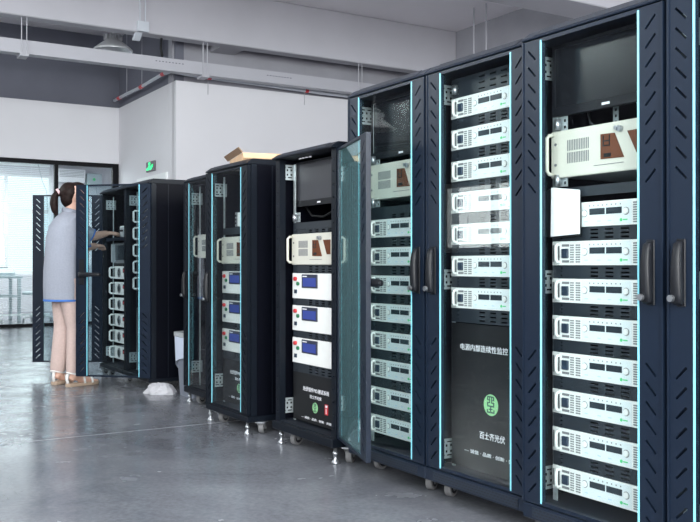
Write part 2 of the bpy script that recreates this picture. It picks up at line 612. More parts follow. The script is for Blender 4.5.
# room behind the glass partition
struct('ceiling_rear', MB().box(-15.3, XF - 0.12, Y_LEFT, 4.0, 3.0, 3.1), M['wall'])
struct('wall_rear_right', MB().box(-15.3, XF - 0.12, 3.6, 3.75, 0, 3.0), M['wall'])
struct('wall_rear_left', MB().box(-15.3, XF - 0.12, Y_LEFT - 0.1, Y_LEFT, 0, 3.0), M['wall'])
rear_wins = [(-4.6, -2.3), (-2.1, 0.2), (0.45, 2.2)]
mb = MB()
s = Y_LEFT
for (a, b) in rear_wins:
    mb.box(-15.3, -15.1, s, a, 0, 3.0)
    mb.box(-15.3, -15.1, a, b, 0, 0.75)
    mb.box(-15.3, -15.1, a, b, 2.75, 3.0)
    s = b
mb.box(-15.3, -15.1, s, 3.75, 0, 3.0)
struct('wall_rear', mb, M['wall'])
for i, (a, b) in enumerate(rear_wins):
    mid = (a + b) / 2
    me = holed('window_frame', rect(a, b, 0.75, 2.75), [rect(a + 0.05, mid - 0.03, 0.8, 1.98), rect(mid + 0.03, b - 0.05, 0.8, 1.98), rect(a + 0.05, mid - 0.03, 2.06, 2.7), rect(mid + 0.03, b - 0.05, 2.06, 2.7)], -0.04, 0.04)
    o = link('window_%d' % (21 + i), me, M['white_metal'], loc=(-15.2, 0, 0), rot=(0, 0, R(90)))
    o['kind'] = 'structure'
    box('window_pane', M['pane'], o, a + 0.04, b - 0.04, -0.004, 0.004, 0.79, 2.71)

# ------------------------------------------------------------------ cabinets
mesh_cache = {}


def cached(key, fn):
    if key not in mesh_cache:
        mesh_cache[key] = fn()
    return mesh_cache[key]


STILE = 0.0926


def slot(cx, cz, sgn, w=0.036, h=0.036, t=0.0075):
    """one slanted slot; sgn +1 rises to the right"""
    dx, dz = w / 2, h / 2 * sgn
    n = math.hypot(w, h)
    ux, uz = -dz * 2 / n * t / 2, dx * 2 / n * t / 2
    return [(cx - dx - ux, cz - dz - uz), (cx + dx - ux, cz + dz - uz), (cx + dx + ux, cz + dz + uz), (cx - dx + ux, cz - dz + uz)]


def door_frame_mesh(w, z0, z1, thin=False):
    outer = rect(0, w, z0, z1)
    hs = [rect(STILE, w - (0.02 if thin else STILE), z0 + 0.012, z1 - 0.012)]
    p = 0.0565 * (z1 - z0) / 1.573
    zm = (z0 + z1) / 2
    for i in range(9):
        zt = z1 - 0.05 - i * p
        zb = z0 + 0.05 + i * p
        for cx, s in ((STILE * 0.50, -1), (w - STILE * 0.50, 1)):
            if thin and cx > w / 2:
                continue
            hs.append(slot(cx, zt, s))
            hs.append(slot(cx, zb, -s))
    return holed('door', outer, hs, -0.022, -0.004)


def handle_mesh():
    mb = MB()
    rings = []
    for z, hw, d in ((0.0, 0.014, 0.016), (0.006, 0.018, 0.026), (0.03, 0.018, 0.030), (0.07, 0.017, 0.032), (0.12, 0.015, 0.031), (0.155, 0.013, 0.026), (0.172, 0.013, 0.020), (0.18, 0.007, 0.010)):
        rings.append([(math.copysign(abs(math.cos(a)) ** 0.6, math.cos(a)) * hw, -d * (0.5 + 0.5 * math.copysign(abs(math.sin(a)) ** 0.7, math.sin(a))), z) for a in [2 * math.pi * k / 14 for k in range(14)]])
    return mb.ring_loft(rings).mesh('handle', smooth=True)


def make_door(cab, w, z0, z1, hinge, angle, glass_mat, handle='closed', handle_z=0.832, thin=False):
    coat = 'navy' if handle != 'closed' else cab['coat']
    me = cached(('door', w, z0, z1, thin, coat), lambda: door_frame_mesh(w, z0, z1, thin))
    x0 = 0.0 if hinge == 'left' else -w
    d = bpy.data.objects.new('door', me)
    COL.objects.link(d)
    if not me.materials:
        me.materials.append(M[coat])
    # the mesh runs 0..w; for a right hinge the frame hangs on a shifted copy
    if hinge == 'right':
        me2 = cached(('doorR', w, z0, z1, thin, coat), lambda: shifted(me, -w))
        d.data = me2
    d.parent = cab
    hx = 0.002 if hinge == 'left' else cab['w'] - 0.002
    d.location = (hx, 0, 0)
    d.rotation_euler = (0, 0, -R(angle) if hinge == 'left' else R(angle))
    gl, gr = x0 + STILE, x0 + w - (0.02 if thin else STILE)
    box('glass_pane', glass_mat, d, gl - 0.004, gr + 0.004, -0.016, -0.010, z0 + 0.006, z1 - 0.006)
    for a, b in ((gl - 0.0055, gl + 0.0005), (gr - 0.0005, gr + 0.0055)):
        box('edge_strip', M['cyan'], d, a, b, -0.0236, -0.0205, z0 + 0.006, z1 - 0.006)
    # narrow return bend on the outer edges of the stiles
    fx = x0 + w - 0.012 if hinge == 'left' else x0 + 0.012
    for ex in (x0 + 0.004, x0 + w - 0.004):
        box('edge_fold', M[coat], d, ex - 0.004, ex + 0.004, -0.0255, -0.0215, z0, z1)
    hx2 = (x0 + w - STILE * 0.50) if hinge == 'left' else (x0 + STILE * 0.50)
    hm = cached('handle', handle_mesh)
    if handle == 'closed':
        box('handle_plate', M['black_plastic'], d, hx2 - 0.013, hx2 + 0.017, -0.027, -0.021, handle_z - 0.006, handle_z + 0.186, bevel=0.002)
        link('handle', hm, M['black_plastic'], d, (hx2 + 0.002, -0.026, handle_z))
        disc('lock', M['chrome'], d, hx2 - 0.006, handle_z + 0.018, 0.010, -0.064, -0.050, 14)
    elif handle:
        sg = 1 if handle == 'open_plus' else -1
        box('handle_plate', M['black_plastic'], d, hx2 - 0.020, hx2 + 0.020, -0.028, -0.021, handle_z - 0.006, handle_z + 0.186, bevel=0.002)
        link('handle', hm, M['black_plastic'], d, (hx2 + (0.02 if sg < 0 else -0.02), -0.028, handle_z + 0.07), (0, R(90) * sg, 0))
        disc('lock', M['chrome'], d, hx2, handle_z + 0.068, 0.008, -0.055, -0.024, 12)
    return d


def shifted(me, dx):
    m2 = me.copy()
    m2.transform(Matrix.Translation((dx, 0, 0)))
    return m2


def caster(cab, x, y, zb, r=None, rz=0.3):
    r = r or min(0.036, zb * 0.45)
    c = MB().box(-0.028, 0.028, -0.034, 0.034, zb - 0.006, zb).obj('caster', M['chrome'], cab, (x, y, 0), (0, 0, rz))
    cx = r * 0.45
    f = MB()
    f.prism([(-0.018, zb - 0.006), (0.018, zb - 0.006), (cx + 0.012, r * 0.8), (cx - 0.010, r * 0.8)], 'x', -0.021, -0.017)
    f.prism([(-0.018, zb - 0.006), (0.018, zb - 0.006), (cx + 0.012, r * 0.8), (cx - 0.010, r * 0.8)], 'x', 0.017, 0.021)
    f.box(-0.021, 0.021, -0.020, 0.020, zb - 0.014, zb - 0.005)
    f.tube([(-0.024, cx, r), (0.024, cx, r)], 0.005, 8)
    f.obj('fork', M['vent'], c)
    circ = [(cx + r * math.cos(2 * math.pi * k / 18), r + r * math.sin(2 * math.pi * k / 18)) for k in range(18)]
    MB().prism(circ, 'x', -0.015, 0.015).obj('wheel', M['rubber'], c, bevel=0.003)
    circ = [(cx + r * 0.62 * math.cos(2 * math.pi * k / 14), r + r * 0.62 * math.sin(2 * math.pi * k / 14)) for k in range(14)]
    MB().prism(circ, 'x', -0.0165, 0.0165).obj('hub', M['black_plastic'], c)
    return c


def levelling_foot(cab, x, y, zb):
    rings = []
    for z, r in ((0, 0.019), (0.005, 0.020), (0.012, 0.017), (0.02, 0.009), (zb * 0.5, 0.009), (zb * 0.55, 0.013), (zb * 0.68, 0.013), (zb * 0.7, 0.009), (zb + 0.004, 0.009)):
        rings.append([(r * math.cos(2 * math.pi * k / 14), r * math.sin(2 * math.pi * k / 14), z) for k in range(14)])
    MB().ring_loft(rings).obj('levelling_foot', M['chrome'], cab, (x, y, 0), smooth=True)


def bracket_mesh():
    hs = []
    for yy in (0.020, 0.043, 0.066):
        for zz in (0.028, 0.052):
            hs.append(rect(yy - 0.005, yy + 0.005, zz - 0.005, zz + 0.005))
    hs += [rect(0.012, 0.034, 0.010, 0.016), rect(0.046, 0.070, 0.010, 0.016), rect(0.012, 0.034, 0.064, 0.070), rect(0.046, 0.070, 0.064, 0.070)]
    me = holed('bracket', rect(0, 0.085, 0, 0.08), hs, -0.001, 0.001)
    me.transform(Matrix.Rotation(R(90), 4, 'Z'))     # sheet now lies in the yz plane
    return me


def post_mesh(zb, zt, wpost):
    n = 22
    hs = [rect(wpost / 2 - 0.004, wpost / 2 + 0.004, zb + 0.05 + i * (zt - zb - 0.1) / (n - 1) - 0.004, zb + 0.05 + i * (zt - zb - 0.1) / (n - 1) + 0.004) for i in range(n)]
    return holed('post', rect(0, wpost, zb, zt), hs, 0, 0.035)


def cabinet(name, label, x, y, w, zb0, zb, zt, ztop, depth, feet, door=None, group=None, perf=False, brackets=(), rail_w=0.482, coat='dimmed_navy'):
    """root at the front left floor corner; front plane local y = 0; doors hang in front of it"""
    c = root(name, (x, y, 0), label, 'server cabinet', group)
    c['w'] = w
    c['coat'] = coat
    NV = M[coat]
    w -= 0.003
    D = depth
    # base
    lip = 0.026
    box('base_frame', NV, c, 0.0, w, -lip + 0.004, D, zb0, zb - 0.006, bevel=0.004)
    if perf:
        box('vent_strip', M['perf'], c, 0.05, w - 0.05, -lip + 0.002, -lip + 0.008, zb0 + 0.008, zb - 0.014)
    # top cover with a sloped front
    zc = zt + 0.004
    MB().prism([(-lip, zc), (-lip, zc + 0.007), (0.012, ztop), (D, ztop), (D, zc)], 'x', 0.0, w).obj('top_cover', NV, c, bevel=0.003)
    a = Vector((0, -lip + 0.004, zc + 0.0095))
    b_ = Vector((0, 0.009, ztop - 0.001))
    nrm = Vector((0, -(b_.z - a.z), b_.y - a.y)).normalized() * 0.0015
    v = []
    m = MB()
    q = [(a.y + nrm.y * 0.4, a.z + nrm.z * 0.4), (b_.y + nrm.y * 0.4, b_.z + nrm.z * 0.4), (b_.y + nrm.y, b_.z + nrm.z), (a.y + nrm.y, a.z + nrm.z)]
    m.prism(q, 'x', 0.06, w - 0.06)
    m.obj('top_vent_strip', M['perf'], c)
    # side panels with a raised edge rib
    for sx, nx in ((0.0, 1), (w, -1)):
        mb = MB().box(min(sx, sx + nx * 0.004), max(sx, sx + nx * 0.004), 0.036, D, zb - 0.008, zt + 0.006)
        sp = mb.obj('side_panel', M['black_coat'], c)
        ox = sx - nx * 0.0015
        rib = MB()
        rib.box(min(ox, sx), max(ox, sx), 0.128, 0.134, zb, zt)
        rib.obj('panel_rib', NV, sp)
        disc_mb = MB().prism([(0.30 + 0.012 * math.cos(k * math.pi / 6), 1.12 + 0.012 * math.sin(k * math.pi / 6)) for k in range(12)], 'x', min(ox, sx), max(ox, sx))
        disc_mb.obj('panel_lock', M['grey_plastic'], sp)
    box('back_panel', M['inner'], c, 0.004, w - 0.004, D - 0.006, D, zb - 0.006, zt + 0.004)
    box('floor_plate', M['inner'], c, 0.006, w - 0.006, 0.002, D - 0.008, zb - 0.006, zb - 0.001)
    # posts
    wp = 0.044 if door and door['angle'] > 150 else 0.026
    pm = cached(('post', zb, zt, wp), lambda: post_mesh(zb - 0.006, zt + 0.004, wp))
    link('post', pm, NV, c, (0, 0, 0))
    link('post', pm, NV, c, (w - wp, 0, 0))
    for px in (0.006, w - 0.05):
        box('rear_post', M['inner'], c, px, px + 0.044, D - 0.05, D - 0.008, zb - 0.006, zt + 0.004)
    # 19 inch rails
    ins = (w - rail_w) / 2
    for px0, px1 in ((ins - 0.004, ins + 0.016), (w - ins - 0.016, w - ins + 0.004)):
        box('mounting_rail', M['steel'], c, px0, px1, 0.070, 0.074, zb, zt - 0.02)
    bme = cached('bracket', bracket_mesh)
    for bz in brackets:
        link('bracket', bme, M['steel'], c, (ins - 0.030, 0.004 if wp > 0.03 else 0.020, bz))
    # feet and wheels
    for k in feet:
        if k[0] == 'f':
            levelling_foot(c, k[1], k[2], zb0)
        else:
            caster(c, k[1], k[2], zb0, rz=k[3] if len(k) > 3 else 0.3)
    if door:
        make_door(c, door.get('w', w - 0.006), zb, zt, door['hinge'], door['angle'], door.get('glass', M['glass']), door.get('handle', 'closed'), door.get('hz', 0.832), door.get('thin', False))
    return c


REC = 0.066       # front face of the rack panels behind the cabinet front


def blank(cab, z0, z1, slots=True, w=0.482, mat_='rack_black', name='blank_panel'):
    """dark blanking panel between the instruments, with vent slots cut through it"""
    x0 = (cab['w'] - w) / 2
    h = z1 - z0
    hs = []
    if slots:
        rows = 3 if h > 0.035 else 2
        if h > 0.09:
            rows = 5
        for i in range(rows):
            zz = h * (i + 0.7) / (rows + 0.4)
            for k in range(5):
                xx = 0.17 + k * 0.064
                hs.append(rect(xx, xx + 0.034, zz - 0.0028, zz + 0.0028))
            hs.append(rect(0.034, 0.044, zz - 0.002, zz + 0.002))
    me = cached(('blank', round(h, 4), slots, w), lambda: holed('blank_panel', rect(0, w, 0, h), hs, 0, 0.004))
    return link(name, me, M[mat_], cab, (x0, REC, z0))


tall = dict(w=0.6, zb0=0.078, zb=0.135, zt=1.708, ztop=1.748, depth=0.95, perf=True, coat='navy', group='tall server cabinets')
cabA = cabinet('server_cabinet', 'tall navy server cabinet partly covered by the open glass door beside it', 0.0, 0.022,
               feet=[('c', 0.50, 0.075, 0.5), ('c', 0.07, 0.10, 0.2)], door=dict(hinge='left', angle=0), brackets=(1.595, 0.85, 0.16), **tall)
cabB = cabinet('server_cabinet', 'tall navy server cabinet with white lettering and round green emblem behind its glass', 0.6, 0.022,
               feet=[('c', 0.03, 0.075, 0.4), ('c', 0.53, 0.10, 0.2)], door=dict(hinge='right', angle=0), brackets=(1.595, 0.845, 0.158), **tall)
cabC = cabinet('server_cabinet', 'tall navy server cabinet with a white faced panel behind the glass door', 1.2, -0.008,
               feet=[('c', 0.07, 0.05, 0.9), ('c', 0.16, 0.06, 0.4), ('c', 0.53, 0.10, 0.2)], door=dict(hinge='left', angle=0), brackets=(1.588, 0.845, 0.165), **tall)
cabD = cabinet('server_cabinet', 'tall navy server cabinet cut off by the picture edge, past the twin black handles', 1.8, -0.008,
               feet=[('c', 0.07, 0.10, 0.3), ('c', 0.53, 0.10, 0.2)], door=dict(hinge='right', angle=0), brackets=(1.588, 0.845, 0.165), **tall)
cabE = cabinet('server_cabinet', 'shorter navy cabinet with its glass door swung wide open', -0.735, 0.0, 0.63, 0.080, 0.127, 1.494, 1.53, 0.85,
               feet=[('f', 0.035, 0.015), ('f', 0.595, 0.015), ('c', 0.115, 0.05, 0.3), ('c', 0.625, 0.075, 0.7)],
               door=dict(hinge='right', angle=162, w=0.54, glass=M['teal_glass'], handle='open_minus', hz=0.80, thin=True), group='shorter server cabinets', brackets=(1.394, 0.16))
cabF = cabinet('server_cabinet', 'shorter black cabinet carrying the cardboard box on its top', -1.578, -0.028, 0.6, 0.070, 0.112, 1.498, 1.535, 0.90,
               feet=[('f', 0.03, -0.002), ('f', 0.555, -0.002), ('c', 0.13, 0.03, 0.3), ('c', 0.575, 0.075, 0.8)],
               door=dict(hinge='right', angle=0, hz=0.72), group='shorter server cabinets', brackets=(1.36, 0.20))
cabG = cabinet('server_cabinet', 'shorter cabinet half hidden behind the one with the cardboard box', -2.335, 0.122, 0.6, 0.070, 0.114, 1.505, 1.54, 0.80,
               feet=[('f', 0.035, 0.01), ('f', 0.56, 0.01), ('c', 0.135, 0.04, 0.3)],
               door=dict(hinge='right', angle=0, hz=0.72), group='shorter server cabinets', brackets=(1.36, 0.20))
cabH1 = cabinet('server_cabinet', 'black cabinet the woman reaches into, its door swung out behind her', -4.2, 0.075, 0.64, 0.066, 0.102, 1.548, 1.588, 0.80,
                feet=[('c', 0.05, 0.0, 0.3), ('c', 0.17, 0.02, 0.6)], door=dict(hinge='left', angle=120, w=0.60, glass=M['tinted_glass'], handle=None), group='paired black cabinets', brackets=(1.42, 0.16))
cabH2 = cabinet('server_cabinet', 'black cabinet beside the white rag, its slotted door opened in front of the woman', -3.56, 0.075, 0.64, 0.066, 0.102, 1.548, 1.588, 0.80,
                feet=[('c', 0.07, -0.004, 0.6), ('c', 0.56, 0.03, 0.6)], door=dict(hinge='right', angle=47, w=0.60, glass=M['tinted_glass'], handle='open_plus', hz=0.80), group='paired black cabinets', brackets=(1.42, 0.16))

# ------------------------------------------------------------------ rack equipment
RW, UH = 0.482, 0.081


def c_handle(name, parent, x, z0, z1, out=0.03, r=0.0045, material=None, wide=0.0):
    MB().tube([(x, 0.0, z0), (x - wide * 0.4, -out * 0.8, z0 + 0.002), (x - wide, -out, z0 + 0.010), (x - wide, -out, z1 - 0.010), (x - wide * 0.4, -out * 0.8, z1 - 0.002), (x, 0.0, z1)], r, 8).obj(name, material or M['psu'], parent, smooth=True)


def make_psu():
    t = root('power_supply', (0, 0, -5), 'power supply', 'power supply')
    box('faceplate', M['psu'], t, 0, RW, -0.004, 0.0, 0, UH, bevel=0.001)
    box('chassis', M['grey_plastic'], t, 0.03, RW - 0.03, 0.0, 0.42, 0.002, UH - 0.002)
    box('control_overlay', M['psu_panel'], t, 0.138, 0.345, -0.0048, -0.003, 0.004, UH - 0.004)
    for x in (0.034, RW - 0.034):
        c_handle('handle', t, x, 0.010, UH - 0.010, 0.020, 0.0055, M['psu'])
    for x0 in (0.004, 0.029, RW - 0.012):
        box('handle_shadow', M['vent'], t, x0, x0 + 0.006, -0.0052, -0.003, 0.012, UH - 0.012)  # grey strips painting the shaded gap seen through the handle loop
    box('breaker', M['breaker'], t, 0.049, 0.078, -0.012, -0.003, 0.024, 0.056, bevel=0.002)
    box('breaker_plate', M['vent'], t, 0.047, 0.080, -0.0052, -0.003, 0.009, 0.017)
    box('breaker_plate', M['vent'], t, 0.047, 0.080, -0.0052, -0.003, 0.063, 0.071)
    for x0, x1 in ((0.085, 0.101), (0.110, 0.130)):
        mb = MB()
        for i in range(8):
            for a, b in ((x0, (x0 + x1) / 2 - 0.001), ((x0 + x1) / 2 + 0.001, x1)):
                mb.box(a, b, -0.0052, -0.003, 0.009 + i * 0.008, 0.0135 + i * 0.008)
        mb.obj('vent_grille', M['vent'], t)
    mb = MB()
    for i in range(9):
        mb.box(0.352, 0.374, -0.0052, -0.003, 0.007 + i * 0.0075, 0.0115 + i * 0.0075)
    mb.obj('vent_grille', M['vent'], t)
    for x in (0.150, 0.324):
        disc('knob', M['psu'], t, x, 0.044, 0.0105, -0.009, -0.003, 14, bevel=0.001)
        disc('knob_ring', M['vent'], t, x, 0.044, 0.0125, -0.0056, -0.003, 14)
    for x0, x1 in ((0.172, 0.237), (0.243, 0.307)):
        box('display', M['dark_display'], t, x0, x1, -0.0062, -0.003, 0.038, 0.0585)
    mb = MB()
    for i in range(8):
        mb.box(0.170 + i * 0.0185, 0.174 + i * 0.0185, -0.0056, -0.003, 0.0655, 0.070)
    mb.obj('indicator_row', M['vent'], t)
    disc('logo_dot', M['green'], t, 0.304, 0.017, 0.0055, -0.0056, -0.003, 12)
    box('logo_text', M['green'], t, 0.312, 0.330, -0.0054, -0.003, 0.015, 0.019)
    mb = MB()
    for x in (0.150, 0.205, 0.250):
        mb.box(x, x + 0.014, -0.0054, -0.003, 0.015, 0.018)
    mb.obj('terminal_print', M['blue_print'], t)
    return t


def hide_source(t):
    """remove a source thing that was only built to be copied"""
    for ch in list(t.children):
        for g in list(ch.children):
            bpy.data.objects.remove(g)
        bpy.data.objects.remove(ch)
    bpy.data.objects.remove(t)


ORD = ['topmost', 'second from top', 'third from top', 'fourth from top', 'fifth from top', 'sixth from top', 'seventh from top', 'eighth from top', 'ninth from top']


def place(src, cab, z, label, group, w=RW, dy=REC):
    t = dup(src, (cab.location.x + (cab['w'] - w) / 2, cab.location.y + dy, z), label)
    t['group'] = group
    return t


psu = make_psu()
# tall cabinet behind the open door: eight
zA = [1.068 - 0.1267 * i for i in range(8)]
for i, z in enumerate(zA):
    n = ORD[i] if i < 7 else 'lowest'
    place(psu, cabA, z, 'white twin-display power supply, %s in the cabinet behind the open door' % n, 'power supplies behind the open door')
    blank(cabA, z + UH + 0.001, z + 0.1267 - 0.001 if i else z + 0.105)
# lettered cabinet: seven
zB = [1.530 - 0.1263 * i for i in range(7)]
for i, z in enumerate(zB):
    n = ORD[i] if i < 6 else 'lowest'
    place(psu, cabB, z, 'white twin-display power supply, %s above the green emblem panel' % n, 'power supplies above the emblem')
    if i:
        blank(cabB, z + UH + 0.001, z + 0.1263 - 0.001)
blank(cabB, 1.530 + UH + 0.001, 1.690)
blank(cabB, 0.716, zB[-1] - 0.001)
# cabinet with the white panel: eight
zC = [1.070, 0.9430, 0.8165, 0.690, 0.5655, 0.4385, 0.3085, 0.1775]
for i, z in enumerate(zC):
    n = ORD[i] if i < 7 else 'lowest'
    place(psu, cabC, z, 'white twin-display power supply, %s under the white hanging panel' % n if i else 'white twin-display power supply partly hidden by the white hanging panel', 'power supplies under the white panel')
    if i:
        blank(cabC, z + UH + 0.001, zC[i - 1] - 0.001)
hide_source(psu)


def make_computer(w=0.482, h=0.16):
    t = root('industrial_computer', (0, 0, -5), 'computer', 'computer')
    box('faceplate', M['cream'], t, 0, w, -0.010, 0.0, 0, h, bevel=0.003)
    box('chassis', M['grey_plastic'], t, 0.02, w - 0.02, 0.0, 0.40, 0.003, h - 0.003)
    for s in (0, 1):
        mb = MB()
        xa = 0.012 if not s else w - 0.012
        sg = -1 if not s else 1
        mb.tube([(xa, -0.008, 0.012), (xa, -0.030, 0.014), (xa, -0.040, 0.024), (xa, -0.040, h - 0.024), (xa, -0.030, h - 0.014), (xa, -0.008, h - 0.012)], 0.0065, 8)
        mb.obj('handle', M['cream'], t, smooth=True)
        for zz in (0.045, h - 0.045):
            disc('screw', M['vent'], t, 0.024 if not s else w - 0.024, zz, 0.005, -0.013, -0.009, 10)
    for z0 in (0.046, 0.088):
        mb = MB()
        for i in range(13):
            mb.box(0.078 + i * 0.0077, 0.0815 + i * 0.0077, -0.0112, -0.009, z0, z0 + 0.036)
        mb.obj('vent_grille', M['vent'], t)
    MB().prism([(0.226, 0.045), (0.322, 0.043), (0.284, 0.124), (0.226, 0.126)], 'y', -0.0125, -0.009).obj('window', M['brown'], t)
    MB().prism([(0.372, 0.052), (0.440, 0.052), (0.440, 0.124), (0.335, 0.124)], 'y', -0.0125, -0.009).obj('window', M['brown'], t)
    mb = MB()
    for (a, b, c, d) in ((0.238, 0.264, 0.085, 0.089), (0.238, 0.264, 0.100, 0.104), (0.236, 0.240, 0.085, 0.120), (0.262, 0.266, 0.085, 0.120)):
        mb.box(a, b, -0.0135, -0.012, c, d)
    mb.box(0.240, 0.270, -0.0135, -0.012, 0.050, 0.062)
    mb.obj('drive_bay', M['matt_black'], t)
    disc('lock', M['chrome'], t, 0.308, 0.134, 0.010, -0.022, -0.009, 14)
    disc('key', M['chrome'], t, 0.298, 0.137, 0.007, -0.026, -0.020, 10)
    box('name_strip', M['vent'], t, 0.195, 0.320, -0.0108, -0.009, 0.026, 0.0285)
    return t


pc = make_computer()
place(pc, cabC, 1.24, 'cream rack computer with brown windows in the cabinet holding the white panel', 'cream rack computers')
place(pc, cabA, 1.24, 'cream rack computer partly behind the edge of the open glass door', 'cream rack computers')
place(pc, cabE, 0.944, 'cream rack computer seen without glass in the open cabinet', 'cream rack computers')
place(pc, cabF, 0.950, 'cream rack computer behind glass in the cabinet under the cardboard box', 'cream rack computers')
place(pc, cabG, 0.990, 'cream rack computer in the cabinet left of the one with the cardboard box', 'cream rack computers')
hide_source(pc)


def make_tester(h=0.131):
    t = root('test_instrument', (0, 0, -5), 'instrument', 'instrument')
    box('faceplate', M['psu'], t, 0, RW, -0.005, 0.0, 0, h, bevel=0.001)
    box('chassis', M['grey_plastic'], t, 0.02, RW - 0.02, 0.0, 0.40, 0.002, h - 0.002)
    box('screen_bezel', M['lcd_bezel'], t, 0.108, 0.270, -0.010, -0.004, 0.056, 0.126, bevel=0.002)
    box('screen', M['lcd'], t, 0.124, 0.258, -0.0115, -0.009, 0.064, 0.108)
    box('screen_title', M['lettering'], t, 0.120, 0.165, -0.0112, -0.009, 0.113, 0.118)
    disc('red_button', M['red'], t, 0.038, 0.102, 0.013, -0.016, -0.004, 16, rz=0.011, bevel=0.001)
    disc('green_button', M['green_btn'], t, 0.066, 0.077, 0.011, -0.014, -0.004, 16, rz=0.010, bevel=0.001)
    box('rocker_switch', M['breaker'], t, 0.026, 0.050, -0.010, -0.004, 0.026, 0.046, bevel=0.001)
    box('edge_mark', M['red'], t, RW - 0.012, RW - 0.007, -0.0062, -0.004, 0.03, 0.036)
    box('edge_mark', M['red'], t, RW - 0.012, RW - 0.007, -0.0062, -0.004, 0.08, 0.086)
    return t


ti = make_tester()
for i, z in enumerate((0.769, 0.601, 0.433)):
    n = ('upper', 'middle', 'lower')[i]
    place(ti, cabE, z, '%s white test instrument with lit blue screen in the open cabinet' % n, 'test instruments in the open cabinet')
    blank(cabE, z + 0.132, (0.943 if i == 0 else (0.768, 0.600)[i - 1]))
    z2 = (0.774, 0.600, 0.428)[i]
    place(ti, cabF, z2, '%s white test instrument behind glass below the cardboard box' % n, 'test instruments behind glass')
    blank(cabF, z2 + 0.132, (0.949 if i == 0 else (0.773, 0.599)[i - 1]))
hide_source(ti)
blank(cabE, 0.385, 0.432)
blank(cabF, 0.380, 0.427)
blank(cabE, 1.128, 1.164, False, name='drawer_front')
blank(cabE, 1.105, 1.127, True)
blank(cabF, 1.125, 1.165, False)
blank(cabC, 1.172, 1.205, False, name='drawer_front')
blank(cabA, 1.172, 1.205, False, name='drawer_front')


def front_panel(cab, z0, z1):
    p = blank(cab, z0, z1, False, mat_='matt_black', name='front_panel')
    return p


GLYPH = [(-0.30, 0.30, 0.52, 0.60), (-0.34, -0.24, 0.30, 0.56), (0.24, 0.34, 0.30, 0.56), (-0.30, -0.10, 0.30, 0.37), (0.10, 0.30, 0.30, 0.37),
         (-0.34, -0.24, -0.02, 0.20), (0.24, 0.34, -0.02, 0.20), (-0.30, -0.08, 0.12, 0.19), (0.08, 0.30, 0.12, 0.19), (-0.14, -0.06, 0.12, 0.56), (0.06, 0.14, 0.12, 0.56),
         (-0.34, 0.34, -0.12, -0.03), (-0.05, 0.05, -0.44, -0.08), (-0.34, 0.34, -0.54, -0.45), (-0.36, -0.27, -0.54, -0.30), (0.27, 0.36, -0.54, -0.30), (-0.18, 0.18, -0.32, -0.25)]


def emblem(p, cx, cz, r):
    disc('emblem', M['emblem'], p, cx, cz, r, -0.0016, 0.0005, 28)
    mb = MB()
    for (a, b, c, d) in GLYPH:
        mb.box(cx + a * r * 1.45, cx + b * r * 1.45, -0.0024, -0.0012, cz + c * r * 1.38, cz + d * r * 1.38)
    mb.obj('emblem_glyph', M['emblem_dark'], p)


ox = (0.6 - RW) / 2
pB = front_panel(cabB, 0.145, 0.712)
dz = 0.145
lettering('电源内部连续性监控', 0.115 - ox, 0.395 - ox, 0.607 - dz, 0.633 - dz, -0.0004, pB, M['lettering'])
emblem(pB, 0.299 - ox, 0.410 - dz, 0.041)
lettering('百士齐光伏', 0.232 - ox, 0.378 - ox, 0.274 - dz, 0.302 - dz, -0.0004, pB, M['lettering'])
lettering('— 诚信 · 品质 · 创新 · 共赢', 0.140 - ox, 0.450 - ox, 0.207 - dz, 0.223 - dz, -0.0004, pB, M['lettering'])
for cab, z0, z1, dx in ((cabE, 0.136, 0.384, 0.0), (cabF, 0.122, 0.379, -0.02)):
    p = front_panel(cab, z0, z1)
    ox = (cab['w'] - RW) / 2
    dz = z0
    lettering('光伏组件PID测试系统', 0.108, 0.375, 0.295 - dz, 0.318 - dz, -0.0004, p, M['lettering'])
    lettering('百士齐光伏', 0.180, 0.300, 0.263 - dz, 0.281 - dz, -0.0004, p, M['lettering'])
    emblem(p, 0.236, 0.220 - dz, 0.0265)
    lettering('— 诚信 · 品质 · 创新 · 共赢', 0.090, 0.40, 0.153 - dz, 0.166 - dz, -0.0004, p, M['lettering'])
    if cab is cabE:
        box('red_sticker', M['red'], p, 0.334, 0.366, -0.0015, 0.0004, 0.200 - dz, 0.252 - dz)
        box('sticker_print', M['lettering'], p, 0.340, 0.360, -0.0021, -0.001, 0.236 - dz, 0.248 - dz)
        box('sticker_print', M['lettering'], p, 0.345, 0.352, -0.0021, -0.001, 0.206 - dz, 0.230 - dz)


def monitor(cab, x0, x1, z0, z1, y, label, screen):
    t = root('computer_monitor', (cab.location.x + x0, cab.location.y + y, z0), label, 'monitor', 'rack monitors')
    w, h = x1 - x0, z1 - z0
    me = holed('bezel', rect(0, w, 0, h), [rect(0.012, w - 0.012, 0.030, h - 0.012)], -0.008, 0.012)
    link('bezel', me, M['black_plastic'], t)
    box('screen', screen, t, 0.010, w - 0.010, -0.003, 0.004, 0.028, h - 0.010)
    box('housing', M['black_plastic'], t, 0.01, w - 0.01, 0.012, 0.05, 0.01, h - 0.01, bevel=0.004)
    box('logo', M['lettering'], t, w / 2 - 0.016, w / 2 + 0.016, -0.0095, -0.0075, 0.009, 0.017)
    box('mounting_arm', M['steel'], t, w / 2 - 0.05, w / 2 + 0.05, 0.05, 0.12, h * 0.35, h * 0.65)
    return t


monitor(cabC, 0.060, 0.540, 1.452, 1.695, 0.070, 'dark screen at the top of the cabinet holding the white panel', M['screen'])
monitor(cabA, 0.060, 0.540, 1.425, 1.695, 0.074, 'dark screen at the top of the cabinet behind the open door', M['screen'])
monitor(cabE, 0.070, 0.560, 1.250, 1.482, 0.092, 'grey looking screen at the top of the open cabinet', M['grey_screen'])

